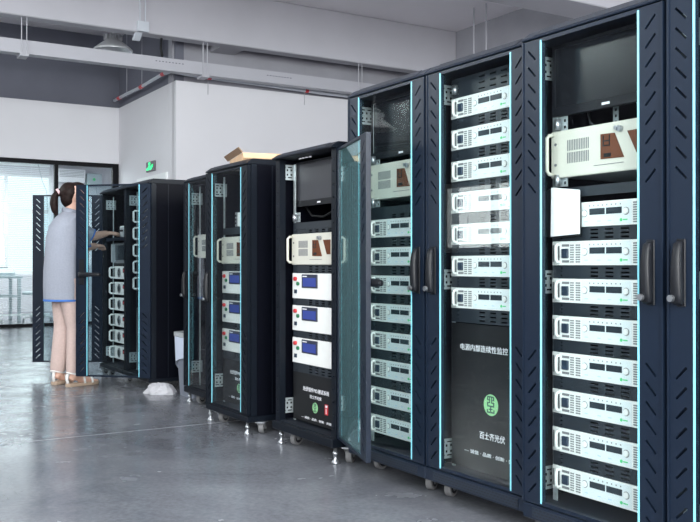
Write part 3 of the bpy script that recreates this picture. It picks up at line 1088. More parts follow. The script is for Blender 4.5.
# steel mounting hardware visible round the screens
for cab, zz in ((cabC, (1.405, 1.215)), (cabA, (1.405, 1.212)), (cabB, (1.628,)), (cabE, (1.172,))):
    for z in zz:
        x0 = (cab['w'] - RW) / 2 + 0.012
        cl = MB().tube([(x0 + 0.016, 0.060, z), (x0 + 0.016, 0.060, z + 0.036)], 0.012, 12).obj('support_sleeve', M['chrome'], cab, smooth=True)
        me = cached('clip', lambda: holed('support_clip', rect(0, 0.05, 0, 0.05), [rect(0.032, 0.042, 0.008, 0.018), rect(0.032, 0.042, 0.03, 0.04)], 0, 0.002))
        link('support_clip', me, M['steel'], cab, (x0, 0.073, z - 0.004))
for cab, xs in ((cabC, (0.26, 0.36)), (cabA, (0.30,))):
    me = cached('rear_rail', lambda: holed('rear_rail', rect(0, 0.022, 0, 0.26), [rect(0.007, 0.015, 0.01 + i * 0.02, 0.02 + i * 0.02) for i in range(12)], 0, 0.003))
    for x in xs:
        link('rear_rail', me, M['steel'], cab, (x, 0.14, 1.38))
for cab, pts in ((cabE, [(0.10, 0.12, 1.26), (0.18, 0.12, 1.20), (0.30, 0.12, 1.19), (0.42, 0.12, 1.22), (0.5, 0.12, 1.26)]), (cabA, [(0.28, 0.12, 1.44), (0.31, 0.11, 1.41), (0.36, 0.12, 1.38)]), (cabC, [(0.17, 0.12, 1.46), (0.19, 0.11, 1.42), (0.22, 0.12, 1.39)])):
    MB().tube(pts, 0.005, 8).obj('cable', M['matt_black'], cab, smooth=True)
mb = MB()
for i in range(4):
    mb.box(0.20 + i * 0.035, 0.218 + i * 0.035, 0.030, 0.036, 1.486, 1.492)
mb.obj('indicator_lamp', M['lettering'], cabE)

# white faced panel hanging in front of the instruments
t = root('display_board', (1.243, 0.034, 1.036), 'white faced panel with black rounded back hanging behind the cabinet glass', 'panel')
MB().prism([(0.0, 0.02), (0.012, 0.004), (0.03, 0.0), (0.155, 0.004), (0.155, 0.152), (0.03, 0.168), (0.010, 0.162), (0.0, 0.145)], 'y', -0.005, 0.018).obj('back_shell', M['black_plastic'], t, bevel=0.002)
MB().prism([(0.034, 0.004), (0.159, 0.010), (0.160, 0.156), (0.037, 0.172)], 'y', -0.006, 0.006).obj('white_sheet', M['white_plastic'], t, bevel=0.001)
box('side_knob', M['black_plastic'], t, -0.010, 0.002, 0.006, 0.014, 0.082, 0.094)

# equipment in the paired cabinets
def make_module(h=0.107):
    t = root('load_module', (0, 0, -5), 'module', 'module')
    w = 0.46
    box('faceplate', M['psu'], t, 0.03, w, -0.004, 0.0, 0, h, bevel=0.001)
    box('chassis', M['grey_plastic'], t, 0.04, w - 0.02, 0.0, 0.35, 0.002, h - 0.002)
    c_handle('handle', t, 0.04, 0.008, h - 0.008, 0.045, 0.008, M['psu'], 0.01)
    c_handle('handle', t, w - 0.015, 0.008, h - 0.008, 0.045, 0.008, M['psu'], -0.01)
    disc('fan_ring', M['vent'], t, 0.165, h / 2, 0.040, -0.009, -0.003, 18)
    disc('fan_hub', M['dark_display'], t, 0.165, h / 2, 0.026, -0.013, -0.008, 16)
    box('display', M['dark_display'], t, 0.27, 0.34, -0.0075, -0.003, h * 0.5, h * 0.85)
    box('red_readout', M['red'], t, 0.28, 0.33, -0.009, -0.007, h * 0.55, h * 0.75)
    return t


mo = make_module()
zs1 = (0.824, 0.690, 0.557, 0.420, 0.283, 0.146)
for i, z in enumerate(zs1):
    n = ORD[i] if i < 5 else 'lowest'
    place(mo, cabH1, z, 'pale module with round fan, %s below the shelf the woman reaches to' % n, 'modules below the shelf', w=0.46, dy=0.075)
for i, z in enumerate((1.275, 1.140, 1.005, 0.872, 0.742)):
    n = ORD[i] if i < 4 else 'lowest'
    place(mo, cabH2, z, 'pale module with C handle, %s behind the opened slotted door' % n, 'modules behind the slotted door', w=0.46, dy=0.075)
hide_source(mo)
blank(cabH2, 0.60, 0.735, False)
box('shelf', M['inner'], cabH1, 0.04, 0.60, 0.03, 0.60, 1.150, 1.168)
box('shelf_edge', M['navy'], cabH1, 0.04, 0.60, 0.022, 0.032, 1.146, 1.172)
t = root('rack_instrument', (cabH1.location.x + 0.09, 0.15, 0.955), 'dark grey instrument with white surround under the shelf of the woman\'s cabinet', 'instrument')
box('case', M['vent'], t, 0, 0.46, 0.0, 0.35, 0.0, 0.175, bevel=0.004)
box('dark_front', M['dark_display'], t, 0.06, 0.40, -0.006, 0.002, 0.03, 0.155)
box('side_grip', M['grey_plastic'], t, 0.015, 0.045, -0.03, 0.002, 0.01, 0.165)
box('side_grip', M['grey_plastic'], t, 0.415, 0.445, -0.03, 0.002, 0.01, 0.165)
box('foot_rail', M['matt_black'], t, 0.0, 0.46, 0.0, 0.35, -0.012, 0.0)
t = root('switch_box', (cabH1.location.x + 0.29, 0.14, 1.169), 'small pale box with terminals on the shelf by the woman\'s hand', 'box')
box('case', M['psu'], t, 0, 0.12, 0, 0.10, 0, 0.10, bevel=0.003)
box('front_plate', M['grey_plastic'], t, 0.01, 0.11, -0.004, 0.001, 0.012, 0.088)
for i in range(3):
    disc('terminal', M['matt_black'], t, 0.03 + i * 0.03, 0.06, 0.008, -0.014, -0.003, 10)
t = root('small_device', (cabF.location.x + 0.235, cabF.location.y + 0.065, 1.169), 'small white device on the shelf inside the cardboard box cabinet', 'device')
box('case', M['psu'], t, 0.035, 0.085, 0, 0.10, 0, 0.082, bevel=0.003)
box('side_block', M['vent'], t, 0.0, 0.034, 0.0, 0.09, 0, 0.085, bevel=0.002)
box('side_block', M['vent'], t, 0.086, 0.12, 0.0, 0.09, 0, 0.085, bevel=0.002)
for i in range(3):
    disc('terminal', M['matt_black'], t, 0.017, 0.02 + i * 0.022, 0.006, -0.008, 0.001, 8)

# ------------------------------------------------------------------ overhead things
def high_bay(x, y, z, label, ceil=Z_CEIL):
    """z: height of the rim"""
    t = root('high_bay_lamp', (x, y, z), label, 'lamp', 'high bay lamps')
    n = 32
    prof_out = [(0.262, 0.0), (0.268, 0.012), (0.245, 0.035), (0.17, 0.095), (0.115, 0.135), (0.105, 0.15)]
    prof_in = [(0.095, 0.148), (0.16, 0.088), (0.235, 0.030), (0.255, 0.004)]
    rings = [[(r * math.cos(2 * math.pi * k / n), r * math.sin(2 * math.pi * k / n), h) for k in range(n)] for r, h in prof_out + prof_in]
    rings.append(rings[0])
    MB().ring_loft(rings, cap=False).obj('shade', M['lamp_metal'], t, smooth=True)
    disc_mb = MB().ring_loft([[(r * math.cos(2 * math.pi * k / 24), r * math.sin(2 * math.pi * k / 24), h) for k in range(24)] for r, h in ((0.04, 0.10), (0.10, 0.118), (0.104, 0.15))])
    disc_mb.obj('light_module', M['lamp_dark'], t)
    hs = MB().ring_loft([[(r * math.cos(2 * math.pi * k / 24), r * math.sin(2 * math.pi * k / 24), h) for k in range(24)] for r, h in ((0.085, 0.150), (0.085, 0.215), (0.05, 0.225))])
    ho = hs.obj('housing', M['lamp_metal'], t)
    fin = MB().box(0.07, 0.128, -0.004, 0.004, 0.155, 0.218).mesh('cooling_fin')
    for k in range(12):
        link('cooling_fin', fin, M['lamp_metal'], ho, rot=(0, 0, 2 * math.pi * k / 12))
    MB().tube([(-0.125, 0, 0.16), (-0.125, 0, 0.24), (0, 0, 0.29), (0.125, 0, 0.24), (0.125, 0, 0.16)], 0.008, 8).obj('yoke', M['lamp_metal'], t)
    MB().tube([(0, 0, 0.28), (0, 0, ceil - z)], 0.008, 8).obj('suspension_rod', M['lamp_metal'], t)
    return t


high_bay(-8.60, 1.49, 3.87, 'silver high bay lamp hanging behind the grey tray, over the far corner')
high_bay(-6.23, -4.2, 2.70, 'silver high bay lamp seen only as a reflection in the tall cabinet glass')

# grey trunking hung under the first beam, its hangers are parts
t = root('cable_trunking', (-7.62, 0, 3.47), 'long grey cable trunking hanging below the ceiling beam', 'trunking')
MB().prism([(0.0, 0.0), (0.0, 0.165), (-0.012, 0.165), (-0.012, 0.012), (-0.13, 0.012), (-0.13, 0.165), (-0.142, 0.165), (-0.142, 0.0)], 'y', -4.95, 6.55).obj('channel', M['tray'], t)
MB().box(-0.002, 0.006, -4.95, 6.55, 0.0, 0.018).obj('bottom_lip', M['tray'], t)
for yy in (-3.2, 0.15, 2.46, 4.9):
    mb = MB()
    mb.tube([(0.015, yy - 0.06, 0.43), (0.015, yy - 0.06, -0.03)], 0.006, 8)
    mb.tube([(0.015, yy + 0.0, 0.43), (0.015, yy + 0.0, -0.03)], 0.006, 8)
    mb.box(-0.16, 0.04, yy - 0.08, yy + 0.02, -0.035, -0.005)
    mb.obj('hanger', M['tray'], t)
mb = MB()
for k in range(9):
    mb.box(-0.001, 0.0015, 1.75 + k * 0.045, 1.772 + k * 0.045, 0.105, 0.115)
mb.obj('punched_mark', M['slate'], t)
mb = MB()
for k in range(9):
    mb.box(-0.001, 0.0015, 3.35 + k * 0.045, 3.372 + k * 0.045, 0.095, 0.105)
mb.obj('punched_mark', M['slate'], t)
MB().tube([(-0.08, 1.86, 0.46), (-0.08, 1.85, 0.30), (-0.08, 1.88, 0.14)], 0.016, 8).obj('cable_drop', M['matt_black'], t, smooth=True)

t = root('conduit_drop', (-7.53, 1.53, 3.9), 'pale conduit with junction box on the face of the ceiling beam', 'conduit')
MB().tube([(0.012, -0.02, 0.70), (0.012, -0.02, 0.10)], 0.009, 8).obj('pipe', M['conduit'], t)
MB().tube([(0.012, 0.05, 0.70), (0.012, 0.05, 0.10)], 0.009, 8).obj('pipe', M['conduit'], t)
box('junction_box', M['conduit'], t, -0.008, 0.05, -0.06, 0.09, 0.0, 0.13, bevel=0.004)
MB().prism([(0.03, -0.02), (0.05, -0.02), (-0.05, -0.10), (-0.09, -0.10), (-0.09, -0.07)], 'y', -0.09, 0.0).obj('bracket_arm', M['conduit'], t)

for k, (xa, xb) in enumerate(((-6.37, -6.10), (-4.44, -4.25))):
    t = root('hanging_support', ((xa + xb) / 2, 6.0, 3.45), ('pair of thin hanging rods above the lettered cabinet', 'pair of thin hanging rods under the nearer ceiling beam')[k], 'hanger', 'ceiling hanging rods')
    d = (xb - xa) / 2
    for s in (-d, d):
        MB().tube([(s, 0, 0), (s, 0, Z_CEIL - 3.45)], 0.011, 8).obj('rod', M['tray'], t)
        MB().tube([(s, 0, 0.38), (s, 0, 0.47)], 0.022, 8).obj('coupling', M['conduit'], t)
    box('crossbar', M['tray'], t, -d - 0.08, d + 0.08, -0.02, 0.02, -0.03, 0.01)

t = root('wall_conduit', (0, 0, 0), 'pale flexible conduit with red clips along the top of the white wall', 'conduit')
path = [(-10.55, 2.10, 3.555), (-10.0, 2.10, 3.56), (-9.3, 2.105, 3.555), (-8.7, 2.10, 3.565), (-8.3, 2.10, 3.575), (-8.03, 2.12, 3.56), (-7.985, 2.3, 3.535), (-7.98, 2.8, 3.517), (-7.98, 3.4, 3.51), (-7.98, 3.9, 3.50), (-7.98, 4.5, 3.49), (-7.98, 6.4, 3.48)]
MB().tube(path, 0.024, 10).obj('pipe', M['conduit'], t, smooth=True)
for (a, b) in (((-10.35, 2.10, 3.557), (-10.25, 2.10, 3.558)), ((-9.3, 2.105, 3.555), (-9.18, 2.104, 3.557)), ((-8.36, 2.10, 3.574), (-8.26, 2.102, 3.574)), ((-7.98, 2.62, 3.521), (-7.98, 2.67, 3.520)), ((-7.98, 4.15, 3.496), (-7.98, 4.20, 3.495))):
    MB().tube([a, b], 0.029, 10).obj('red_clip', M['red'], t)
for (x, y) in ((-9.95, 2.11), (-9.24, 2.11)):
    MB().tube([(x, y, 3.52), (x, y, 4.58)], 0.005, 6).obj('support_wire', M['tray'], t)
for y in (2.65, 4.17):
    MB().tube([(-8.04, y, 3.56), (-8.04, y, 3.30)], 0.005, 6).obj('support_wire', M['tray'], t)

# exit sign on the side wall
t = root('exit_sign', (-9.195, YC - 0.03, 2.295), 'green lit running man exit sign above the door frame', 'sign')
box('plate', M['exit_dark'], t, 0, 0.35, 0, 0.028, 0, 0.145, bevel=0.003)
mb = MB()
mb.prism([(0.11, 0.10), (0.15, 0.092), (0.19, 0.102), (0.19, 0.128), (0.15, 0.138), (0.11, 0.128)], 'y', -0.004, 0.001)
mb.obj('figure_head', M['exit_green'], t)
MB().prism([(0.10, 0.06), (0.19, 0.06), (0.18, 0.09), (0.12, 0.09)], 'y', -0.004, 0.001).obj('figure_body', M['exit_green'], t)
MB().prism([(0.02, 0.025), (0.14, 0.020), (0.17, 0.045), (0.13, 0.062), (0.06, 0.060), (0.02, 0.050)], 'y', -0.004, 0.001).obj('figure_leg', M['exit_green'], t)
MB().prism([(0.17, 0.025), (0.215, 0.018), (0.29, 0.060), (0.30, 0.098), (0.24, 0.088), (0.19, 0.060)], 'y', -0.004, 0.001).obj('arrow', M['exit_green'], t)

# ------------------------------------------------------------------ things on and by the cabinets
t = root('cardboard_box', (-1.30, 0.30, 1.536), 'flat tan cardboard box with an open flap lying on a cabinet', 'box', rz=R(-14))
t.location = (-1.29, 0.16, 1.5365)
MB().box(-0.21, 0.21, -0.13, 0.13, 0.0, 0.045).obj('carton', M['card'], t, bevel=0.002)
MB().prism([(-0.205, 0.042), (-0.255, 0.052), (-0.255, 0.056), (-0.205, 0.048)], 'y', -0.13, 0.13).obj('flap', M['card'], t)
MB().prism([(0.05, 0.046), (0.215, 0.030), (0.24, 0.008), (0.243, 0.012), (0.22, 0.036), (0.05, 0.052)], 'y', -0.13, 0.13).obj('flap', M['card'], t)
MB().prism([(-0.13, 0.046), (-0.155, 0.075), (-0.15, 0.077), (-0.125, 0.050)], 'x', -0.28, 0.20).obj('flap', M['card_dark'], t)

t = root('waste_bin', (-2.585, 0.335, 0.0), 'grey waste bin with pale liner between the black cabinets', 'bin')
def tub(r0, r1, h, n=20, sq=0.55):
    def ring(r, z):
        return [(math.copysign(abs(math.cos(a)) ** sq, math.cos(a)) * r, math.copysign(abs(math.sin(a)) ** sq, math.sin(a)) * r, z) for a in [2 * math.pi * k / n for k in range(n)]]
    return [ring(r0, 0), ring(r1, h), ring(r1 - 0.008, h), ring(r0 - 0.008, 0.01)]
MB().ring_loft(tub(0.14, 0.17, 0.44)).obj('tub', M['bin'], t, smooth=False)
def ringz(r, z, n=20, sq=0.55):
    return [(math.copysign(abs(math.cos(a)) ** sq, math.cos(a)) * r, math.copysign(abs(math.sin(a)) ** sq, math.sin(a)) * r, z) for a in [2 * math.pi * k / n for k in range(n)]]
MB().ring_loft([ringz(0.176, 0.425), ringz(0.182, 0.43), ringz(0.182, 0.455), ringz(0.160, 0.458), ringz(0.158, 0.43)], cap=False).obj('rim', M['grey_plastic'], t)
lin = []
for k in range(20):
    a = 2 * math.pi * k / 20
    lin.append(0.20 + 0.09 * math.sin(a + 2.4))
rr = []
for f_ in (0, 1):
    pts = []
    for k, p in enumerate(ringz(0.177 if f_ else 0.170, 0)):
        pts.append((p[0] * (1.0 if f_ else 1.0), p[1], 0.425 if f_ else lin[k]))
    rr.append(pts)
MB().ring_loft(rr, cap=False).obj('liner', M['liner'], t)

# crumpled rag
t = root('white_rag', (-2.815, 0.115, 0.0), 'crumpled white rag lying on the floor by the black cabinet', 'cloth')
rng = random.Random(3)
n, m = 22, 9
rings = []
for j in range(m):
    f_ = j / (m - 1)
    pts = []
    for k in range(n):
        a = 2 * math.pi * k / n
        rad = (1 - 0.93 * f_ ** 1.6) * (0.135 + 0.02 * math.sin(3 * a + 1) + 0.018 * math.sin(5 * a + f_ * 3)) * (1 + rng.uniform(-0.08, 0.08))
        z = 0.088 * (1 - (1 - f_) ** 2.0) * (0.8 + 0.3 * math.sin(2 * a + 0.6) * (1 - f_)) + rng.uniform(-0.006, 0.006)
        pts.append((rad * 0.82 * math.cos(a), rad * 0.80 * math.sin(a), max(0.0, z) if j else 0.0))
    rings.append(pts)
MB().ring_loft(rings).obj('cloth_heap', M['cloth'], t, smooth=False)
MB().prism([(-0.15, 0.0), (-0.08, 0.012), (-0.03, 0.04), (-0.04, 0.05), (-0.09, 0.022), (-0.15, 0.006)], 'y', -0.06, 0.04).obj('cloth_corner', M['cloth'], t)

# ------------------------------------------------------------------ the rear room seen through the partition
t = root('venetian_blind', (-10.86, 0.19, 2.50), 'white venetian blind hanging behind the left glass pane of the partition', 'blind')
box('head_rail', M['blind'], t, -0.02, 0.02, -0.98, 0.98, -0.03, 0.02)
mb = MB()
z = -0.06
while z > -2.30:
    mb.prism([(-0.0125, z - 0.003), (0.0125, z + 0.003), (0.0125, z + 0.004), (-0.0125, z - 0.002)], 'y', -0.975, 0.975)
    z -= 0.028
for i in range(len(mb.v)):      # prism along y takes (x, z)
    pass
sl = mb.obj('slats', M['blind'], t)
sl['kind'] = 'stuff'
for y in (-0.7, 0.0, 0.7):
    MB().tube([(0.014, y, 0), (0.014, y, -2.32)], 0.002, 6).obj('cord', M['blind'], t)
box('bottom_rail', M['blind'], t, -0.014, 0.014, -0.98, 0.98, -2.34, -2.315)
MB().tube([(0.03, 0.80, 0.0), (0.03, 0.86, -0.25), (0.03, 0.93, -0.42), (0.03, 0.94, -0.75)], 0.004, 6).obj('pull_cord', M['bench'], t, smooth=True)

t = root('work_bench', (-12.4, 0.15, 0.0), 'pale grey work bench behind the glass partition', 'bench')
box('worktop', M['bench'], t, -0.4, 0.4, -1.2, 0.85, 0.72, 0.76, bevel=0.004)
box('lower_shelf', M['bench'], t, -0.38, 0.38, -1.15, 0.80, 0.40, 0.43)
for sx in (-0.36, 0.36):
    for sy in (-1.15, -0.2, 0.80):
        box('leg', M['bench'], t, sx - 0.025, sx + 0.025, sy - 0.025, sy + 0.025, 0, 0.72)
t = root('bench_instrument', (-12.4, 0.72, 0.761), 'white angled instrument on the work bench behind the glass', 'instrument')
MB().prism([(-0.15, 0.0), (0.2, 0.0), (0.2, 0.05), (0.02, 0.12), (-0.15, 0.14)], 'y', -0.12, 0.2).obj('case', M['bench'], t, bevel=0.003)
box('panel', M['dark_display'], t, -0.14, 0.0, -0.05, 0.12, 0.135, 0.1415)
for k, (x, y, lab) in enumerate(((-11.7, 0.35, 'pale swivel chair nearest the partition glass'), (-11.9, 1.25, 'pale swivel chair at the end of the work bench'))):
    t = root('swivel_chair', (x, y, 0), lab, 'chair', 'chairs behind the glass', rz=k * 0.9)
    box('seat', M['bench'], t, -0.21, 0.21, -0.21, 0.21, 0.44, 0.50, bevel=0.015)
    MB().prism([(0.19, 0.56), (0.23, 0.56), (0.26, 0.86), (0.22, 0.86)], 'y', -0.19, 0.19).obj('backrest', M['bench'], t, bevel=0.01)
    MB().tube([(0.12, 0, 0.45), (0.24, 0, 0.47), (0.24, 0, 0.62)], 0.015, 8).obj('back_bar', M['grey_plastic'], t)
    MB().tube([(0, 0, 0.08), (0, 0, 0.45)], 0.022, 10).obj('column', M['chrome'], t)
    for j in range(5):
        a = 2 * math.pi * j / 5
        lg = MB().tube([(0, 0, 0.10), (0.26 * math.cos(a), 0.26 * math.sin(a), 0.065)], 0.016, 8).obj('leg', M['white_metal'], t)
        px, py = 0.26 * math.cos(a), 0.26 * math.sin(a)
        MB().tube([(px - 0.012, py, 0.027), (px + 0.012, py, 0.027)], 0.027, 12).obj('wheel', M['grey_plastic'], lg)
t = root('air_conditioner', (-14.95, 2.55, 2.62), 'white wall air conditioner seen through the right glass pane', 'air conditioner')
MB().prism([(-0.12, 0.0), (0.06, 0.0), (0.11, 0.10), (0.11, 0.26), (-0.12, 0.28)], 'y', -0.30, 0.25).obj('case', M['white_plastic'], t, bevel=0.006)
mb = MB()
for k in range(5):
    mb.box(0.09, 0.118, -0.27, 0.22, 0.10 + k * 0.03, 0.112 + k * 0.03)
mb.obj('grille', M['grey_plastic'], t)
t = root('wall_box', (-15.0, 3.0, 2.58), 'pale grey electrical box beside the air conditioner', 'box')
box('case', M['bench'], t, -0.09, 0.08, -0.14, 0.16, 0.0, 0.24, bevel=0.004)
disc_ = MB().prism(circle(0.0, 0.12, 0.03), 'x', 0.08, 0.09).obj('button', M['green'], t)
MB().tube([(0.02, 0.05, 0.0), (0.02, 0.10, -0.3), (0.02, 0.02, -0.6)], 0.008, 6).obj('cable', M['grey_plastic'], t, smooth=True)

# ------------------------------------------------------------------ the woman at the cabinet
PX, PY, PR = -3.62, -0.352, R(6)
person = root('person', (PX, PY, 0), 'woman in a long pale grey shirt and beige trousers reaching into a cabinet', 'person', rz=PR)


def L(wx, wy, z):
    dx, dy = wx - PX, wy - PY
    c, s_ = math.cos(-PR), math.sin(-PR)
    return (dx * c - dy * s_, dx * s_ + dy * c, z)


def ell(cx, cy, z, rx, ry, n=20, tilt=0.0):
    return [(cx + rx * math.cos(2 * math.pi * k / n), cy + ry * math.sin(2 * math.pi * k / n), z + tilt * math.sin(2 * math.pi * k / n)) for k in range(n)]


def fuse(mb, name, material, parent, voxel, smooth_it=4):
    """weld overlapping lofts into one continuous skin"""
    me = mb.mesh(name)
    o = bpy.data.objects.new('tmp', me)
    COL.objects.link(o)
    r = o.modifiers.new('r', 'REMESH')
    r.mode = 'VOXEL'
    r.voxel_size = voxel
    s_ = o.modifiers.new('s', 'SMOOTH')
    s_.factor = 0.5
    s_.iterations = smooth_it
    bpy.context.view_layer.update()
    dg = bpy.context.evaluated_depsgraph_get()
    m2 = bpy.data.meshes.new_from_object(o.evaluated_get(dg))
    bpy.data.objects.remove(o)
    m2.name = name
    for p in m2.polygons:
        p.use_smooth = True
    m2.materials.clear()
    return link(name, m2, material, parent)


hipL, hipR = (-0.085, 0, 0.82), (0.085, 0, 0.82)
heelL, toeL = L(-3.685, -0.455, 0), L(-3.80, -0.295, 0)
heelR, toeR = L(-3.500, -0.395, 0), L(-3.585, -0.150, 0)


def mix(a, b, t_):
    return tuple(a[i] * (1 - t_) + b[i] * t_ for i in range(3))


ankL = (*mix(heelL, toeL, 0.22)[:2], 0.095)
ankR = (*mix(heelR, toeR, 0.22)[:2], 0.095)
kneeL = (*mix(hipL, ankL, 0.5)[:2], 0.46)
kneeR = (*mix(hipR, ankR, 0.5)[:2], 0.46)
kneeL = (kneeL[0], kneeL[1] + 0.025, 0.46)
kneeR = (kneeR[0], kneeR[1] + 0.03, 0.46)
shR, elR, wrR = (0.155, 0.0, 1.295), L(-3.49, -0.285, 1.075), L(-3.665, -0.135, 1.095)
shL, elL, wrL = (-0.155, 0.01, 1.295), L(-3.79, -0.135, 1.170), L(-3.885, 0.02, 1.205)

b = MB()
b.ring_loft([ell(0, 0, 0.76, 0.155, 0.105), ell(0, 0, 0.86, 0.160, 0.110), ell(0, 0.005, 1.02, 0.130, 0.090), ell(0, 0.01, 1.16, 0.145, 0.100), ell(0, 0.0, 1.27, 0.165, 0.085), ell(0, -0.005, 1.325, 0.120, 0.06), ell(0, 0.0, 1.35, 0.055, 0.050)])
b.tube([(0, 0.0, 1.30), (0, 0.012, 1.36), (0, 0.028, 1.43)], [0.056, 0.048, 0.050], 14)
# head: rings from chin to crown (local y forward)
HY = 0.022
HEAD_TURN = R(-14)


def turn_head(mb, start=0):
    """turn the head and all it carries about the neck"""
    c, s_ = math.cos(HEAD_TURN), math.sin(HEAD_TURN)
    for i in range(start, len(mb.v)):
        x, y, z = mb.v[i]
        y = (y - 0.02) * 0.92
        mb.v[i] = (x * c - y * s_, x * s_ + y * c + 0.028, z)
    return mb


head_start = len(b.v)
b.ring_loft([ell(0, 0.080 + HY, 1.372, 0.022, 0.022), ell(0, 0.066 + HY, 1.385, 0.046, 0.046), ell(0, 0.046 + HY, 1.41, 0.061, 0.072), ell(0, 0.034 + HY, 1.445, 0.069, 0.086), ell(0, 0.028 + HY, 1.485, 0.073, 0.092), ell(0, 0.024 + HY, 1.525, 0.072, 0.091), ell(0, 0.018 + HY, 1.56, 0.060, 0.076), ell(0, 0.015 + HY, 1.582, 0.038, 0.048), ell(0, 0.015 + HY, 1.592, 0.012, 0.015)])
b.tube([(0, 0.112 + HY, 1.482), (0, 0.128 + HY, 1.452), (0, 0.120 + HY, 1.440)], [0.007, 0.012, 0.009], 8)     # nose
b.tube([(-0.022, 0.108 + HY, 1.413), (0, 0.114 + HY, 1.414), (0.022, 0.108 + HY, 1.413)], [0.005, 0.008, 0.005], 8)   # lips
for s_ in (-1, 1):
    b.tube([(s_ * 0.070, 0.020 + HY, 1.438), (s_ * 0.078, 0.014 + HY, 1.450), (s_ * 0.080, 0.008 + HY, 1.470), (s_ * 0.074, 0.014 + HY, 1.486)], [0.007, 0.010, 0.013, 0.008], 8)   # ears
turn_head(b, head_start)
for a, k_, e in ((hipL, kneeL, ankL), (hipR, kneeR, ankR)):
    b.tube([a, mix(a, k_, 0.5), k_, mix(k_, e, 0.35), e], [0.082, 0.070, 0.050, 0.052, 0.034], 14)
for h, t_ in ((heelL, toeL), (heelR, toeR)):
    b.tube([(*mix(h, t_, 0.10)[:2], 0.052), (*mix(h, t_, 0.22)[:2], 0.085), (*mix(h, t_, 0.45)[:2], 0.058), (*mix(h, t_, 0.72)[:2], 0.042), (*mix(h, t_, 0.86)[:2], 0.038)], [0.026, 0.034, 0.034, 0.032, 0.018], 12)
    d_ = Vector(t_) - Vector(h)
    side = Vector((d_.y, -d_.x, 0)).normalized()
    for q in range(5):
        off = side * (0.028 - q * 0.014)
        p0 = Vector(mix(h, t_, 0.78)) + off + Vector((0, 0, 0.036))
        p1 = Vector(mix(h, t_, (0.99, 1.0, 0.985, 0.96, 0.93)[q])) + off + Vector((0, 0, 0.031))
        b.tube([p0, p1], [0.010, 0.0085], 8)
for sh, el, wr in ((shR, elR, wrR), (shL, elL, wrL)):
    b.tube([sh, mix(sh, el, 0.5), el, mix(el, wr, 0.3), wr], [0.048, 0.041, 0.036, 0.036, 0.025], 12)


def hand(wr, el, side, bend):
    """palm, four fingers of different lengths and a thumb leaving its side"""
    w_ = Vector(wr)
    f_ = (w_ - Vector(el)).normalized()
    f_ = Vector((f_.x, f_.y, f_.z * 0.4)).normalized()
    up_ = Vector((0, 0, 1))
    lat = f_.cross(up_).normalized() * side       # towards the thumb
    nn = lat.cross(f_).normalized()
    if nn.z < 0:
        nn = -nn
    palm = w_ + f_ * 0.045
    rings = []
    for s_, rx, rz_ in ((-0.01, 0.024, 0.019), (0.02, 0.034, 0.017), (0.055, 0.040, 0.015), (0.085, 0.038, 0.012)):
        c_ = w_ + f_ * s_
        rings.append([c_ + lat * math.cos(2 * math.pi * k / 12) * rx + nn * math.sin(2 * math.pi * k / 12) * rz_ for k in range(12)])
    b.ring_loft(rings)
    for i, ln in enumerate((0.070, 0.080, 0.074, 0.058)):
        p0 = w_ + f_ * 0.080 + lat * (0.029 - i * 0.0195)
        a1 = bend * (0.5 + 0.1 * i)
        a2 = bend * (1.2 + 0.12 * i)
        d1 = f_ * math.cos(a1) - nn * math.sin(a1)
        d2 = f_ * math.cos(a2) - nn * math.sin(a2)
        p1 = p0 + d1 * ln * 0.5
        p2 = p1 + d2 * ln * 0.5
        b.tube([p0 - f_ * 0.012, p0, p1, p2], [0.0085, 0.0088, 0.0082, 0.0068], 8)
    q0 = w_ + f_ * 0.022 + lat * 0.024
    q1 = q0 + (f_ * 0.6 + lat * 0.75 - nn * 0.2).normalized() * 0.036
    q2 = q1 + (f_ * 0.9 + lat * 0.25 - nn * 0.35).normalized() * 0.032
    b.tube([q0, q1, q2], [0.012, 0.0105, 0.008], 8)


hand(wrR, elR, -1, 0.55)
hand(wrL, elL, 1, 0.45)
fuse(b, 'body', M['skin'], person, 0.006, 3)

s = MB()
s.ring_loft([ell(0, -0.035, 0.665, 0.182, 0.158, 28), ell(0, -0.036, 0.78, 0.186, 0.160, 28), ell(0, -0.036, 0.90, 0.184, 0.158, 28), ell(0, -0.034, 1.04, 0.178, 0.150, 28), ell(0, -0.028, 1.16, 0.180, 0.146, 28), ell(0, -0.022, 1.25, 0.184, 0.124, 28), ell(0, -0.014, 1.315, 0.150, 0.088, 28), ell(0, -0.004, 1.348, 0.085, 0.064, 28), ell(0, 0.004, 1.362, 0.060, 0.056, 28)])
for sh, el, wr in ((shR, elR, wrR), (shL, elL, wrL)):
    s.tube([mix((0, 0, sh[2]), sh, 0.6), sh, mix(sh, el, 0.5), mix(sh, el, 0.97)], [0.055, 0.068, 0.068, 0.070], 16)
fuse(s, 'shirt', M['shirt'], person, 0.008, 5)
MB().ring_loft([ell(0, 0.004, 1.352, 0.066, 0.060, 24, -0.004), ell(0, 0.002, 1.372, 0.064, 0.060, 24, -0.010), ell(0, 0.002, 1.380, 0.060, 0.056, 24, -0.012), ell(0, 0.004, 1.355, 0.056, 0.052, 24, -0.004)], cap=False).obj('collar', M['shirt'], person, smooth=True)
rings = [ell(0, -0.035, 0.664 + dz_, 0.182 + dr, 0.158 + dr, 40) for dz_, dr in ((-0.004, 0.000), (0.005, 0.0035), (0.012, 0.001), (0.004, -0.008))]
rings.append(rings[0])
MB().ring_loft(rings, cap=False).obj('hem_piping', M['piping'], person, smooth=True)
for sh, el in ((shR, elR), (shL, elL)):
    MB().tube([mix(sh, el, 0.955), mix(sh, el, 0.995)], [0.0705, 0.070], 18).obj('cuff_piping', M['piping'], person, smooth=True)

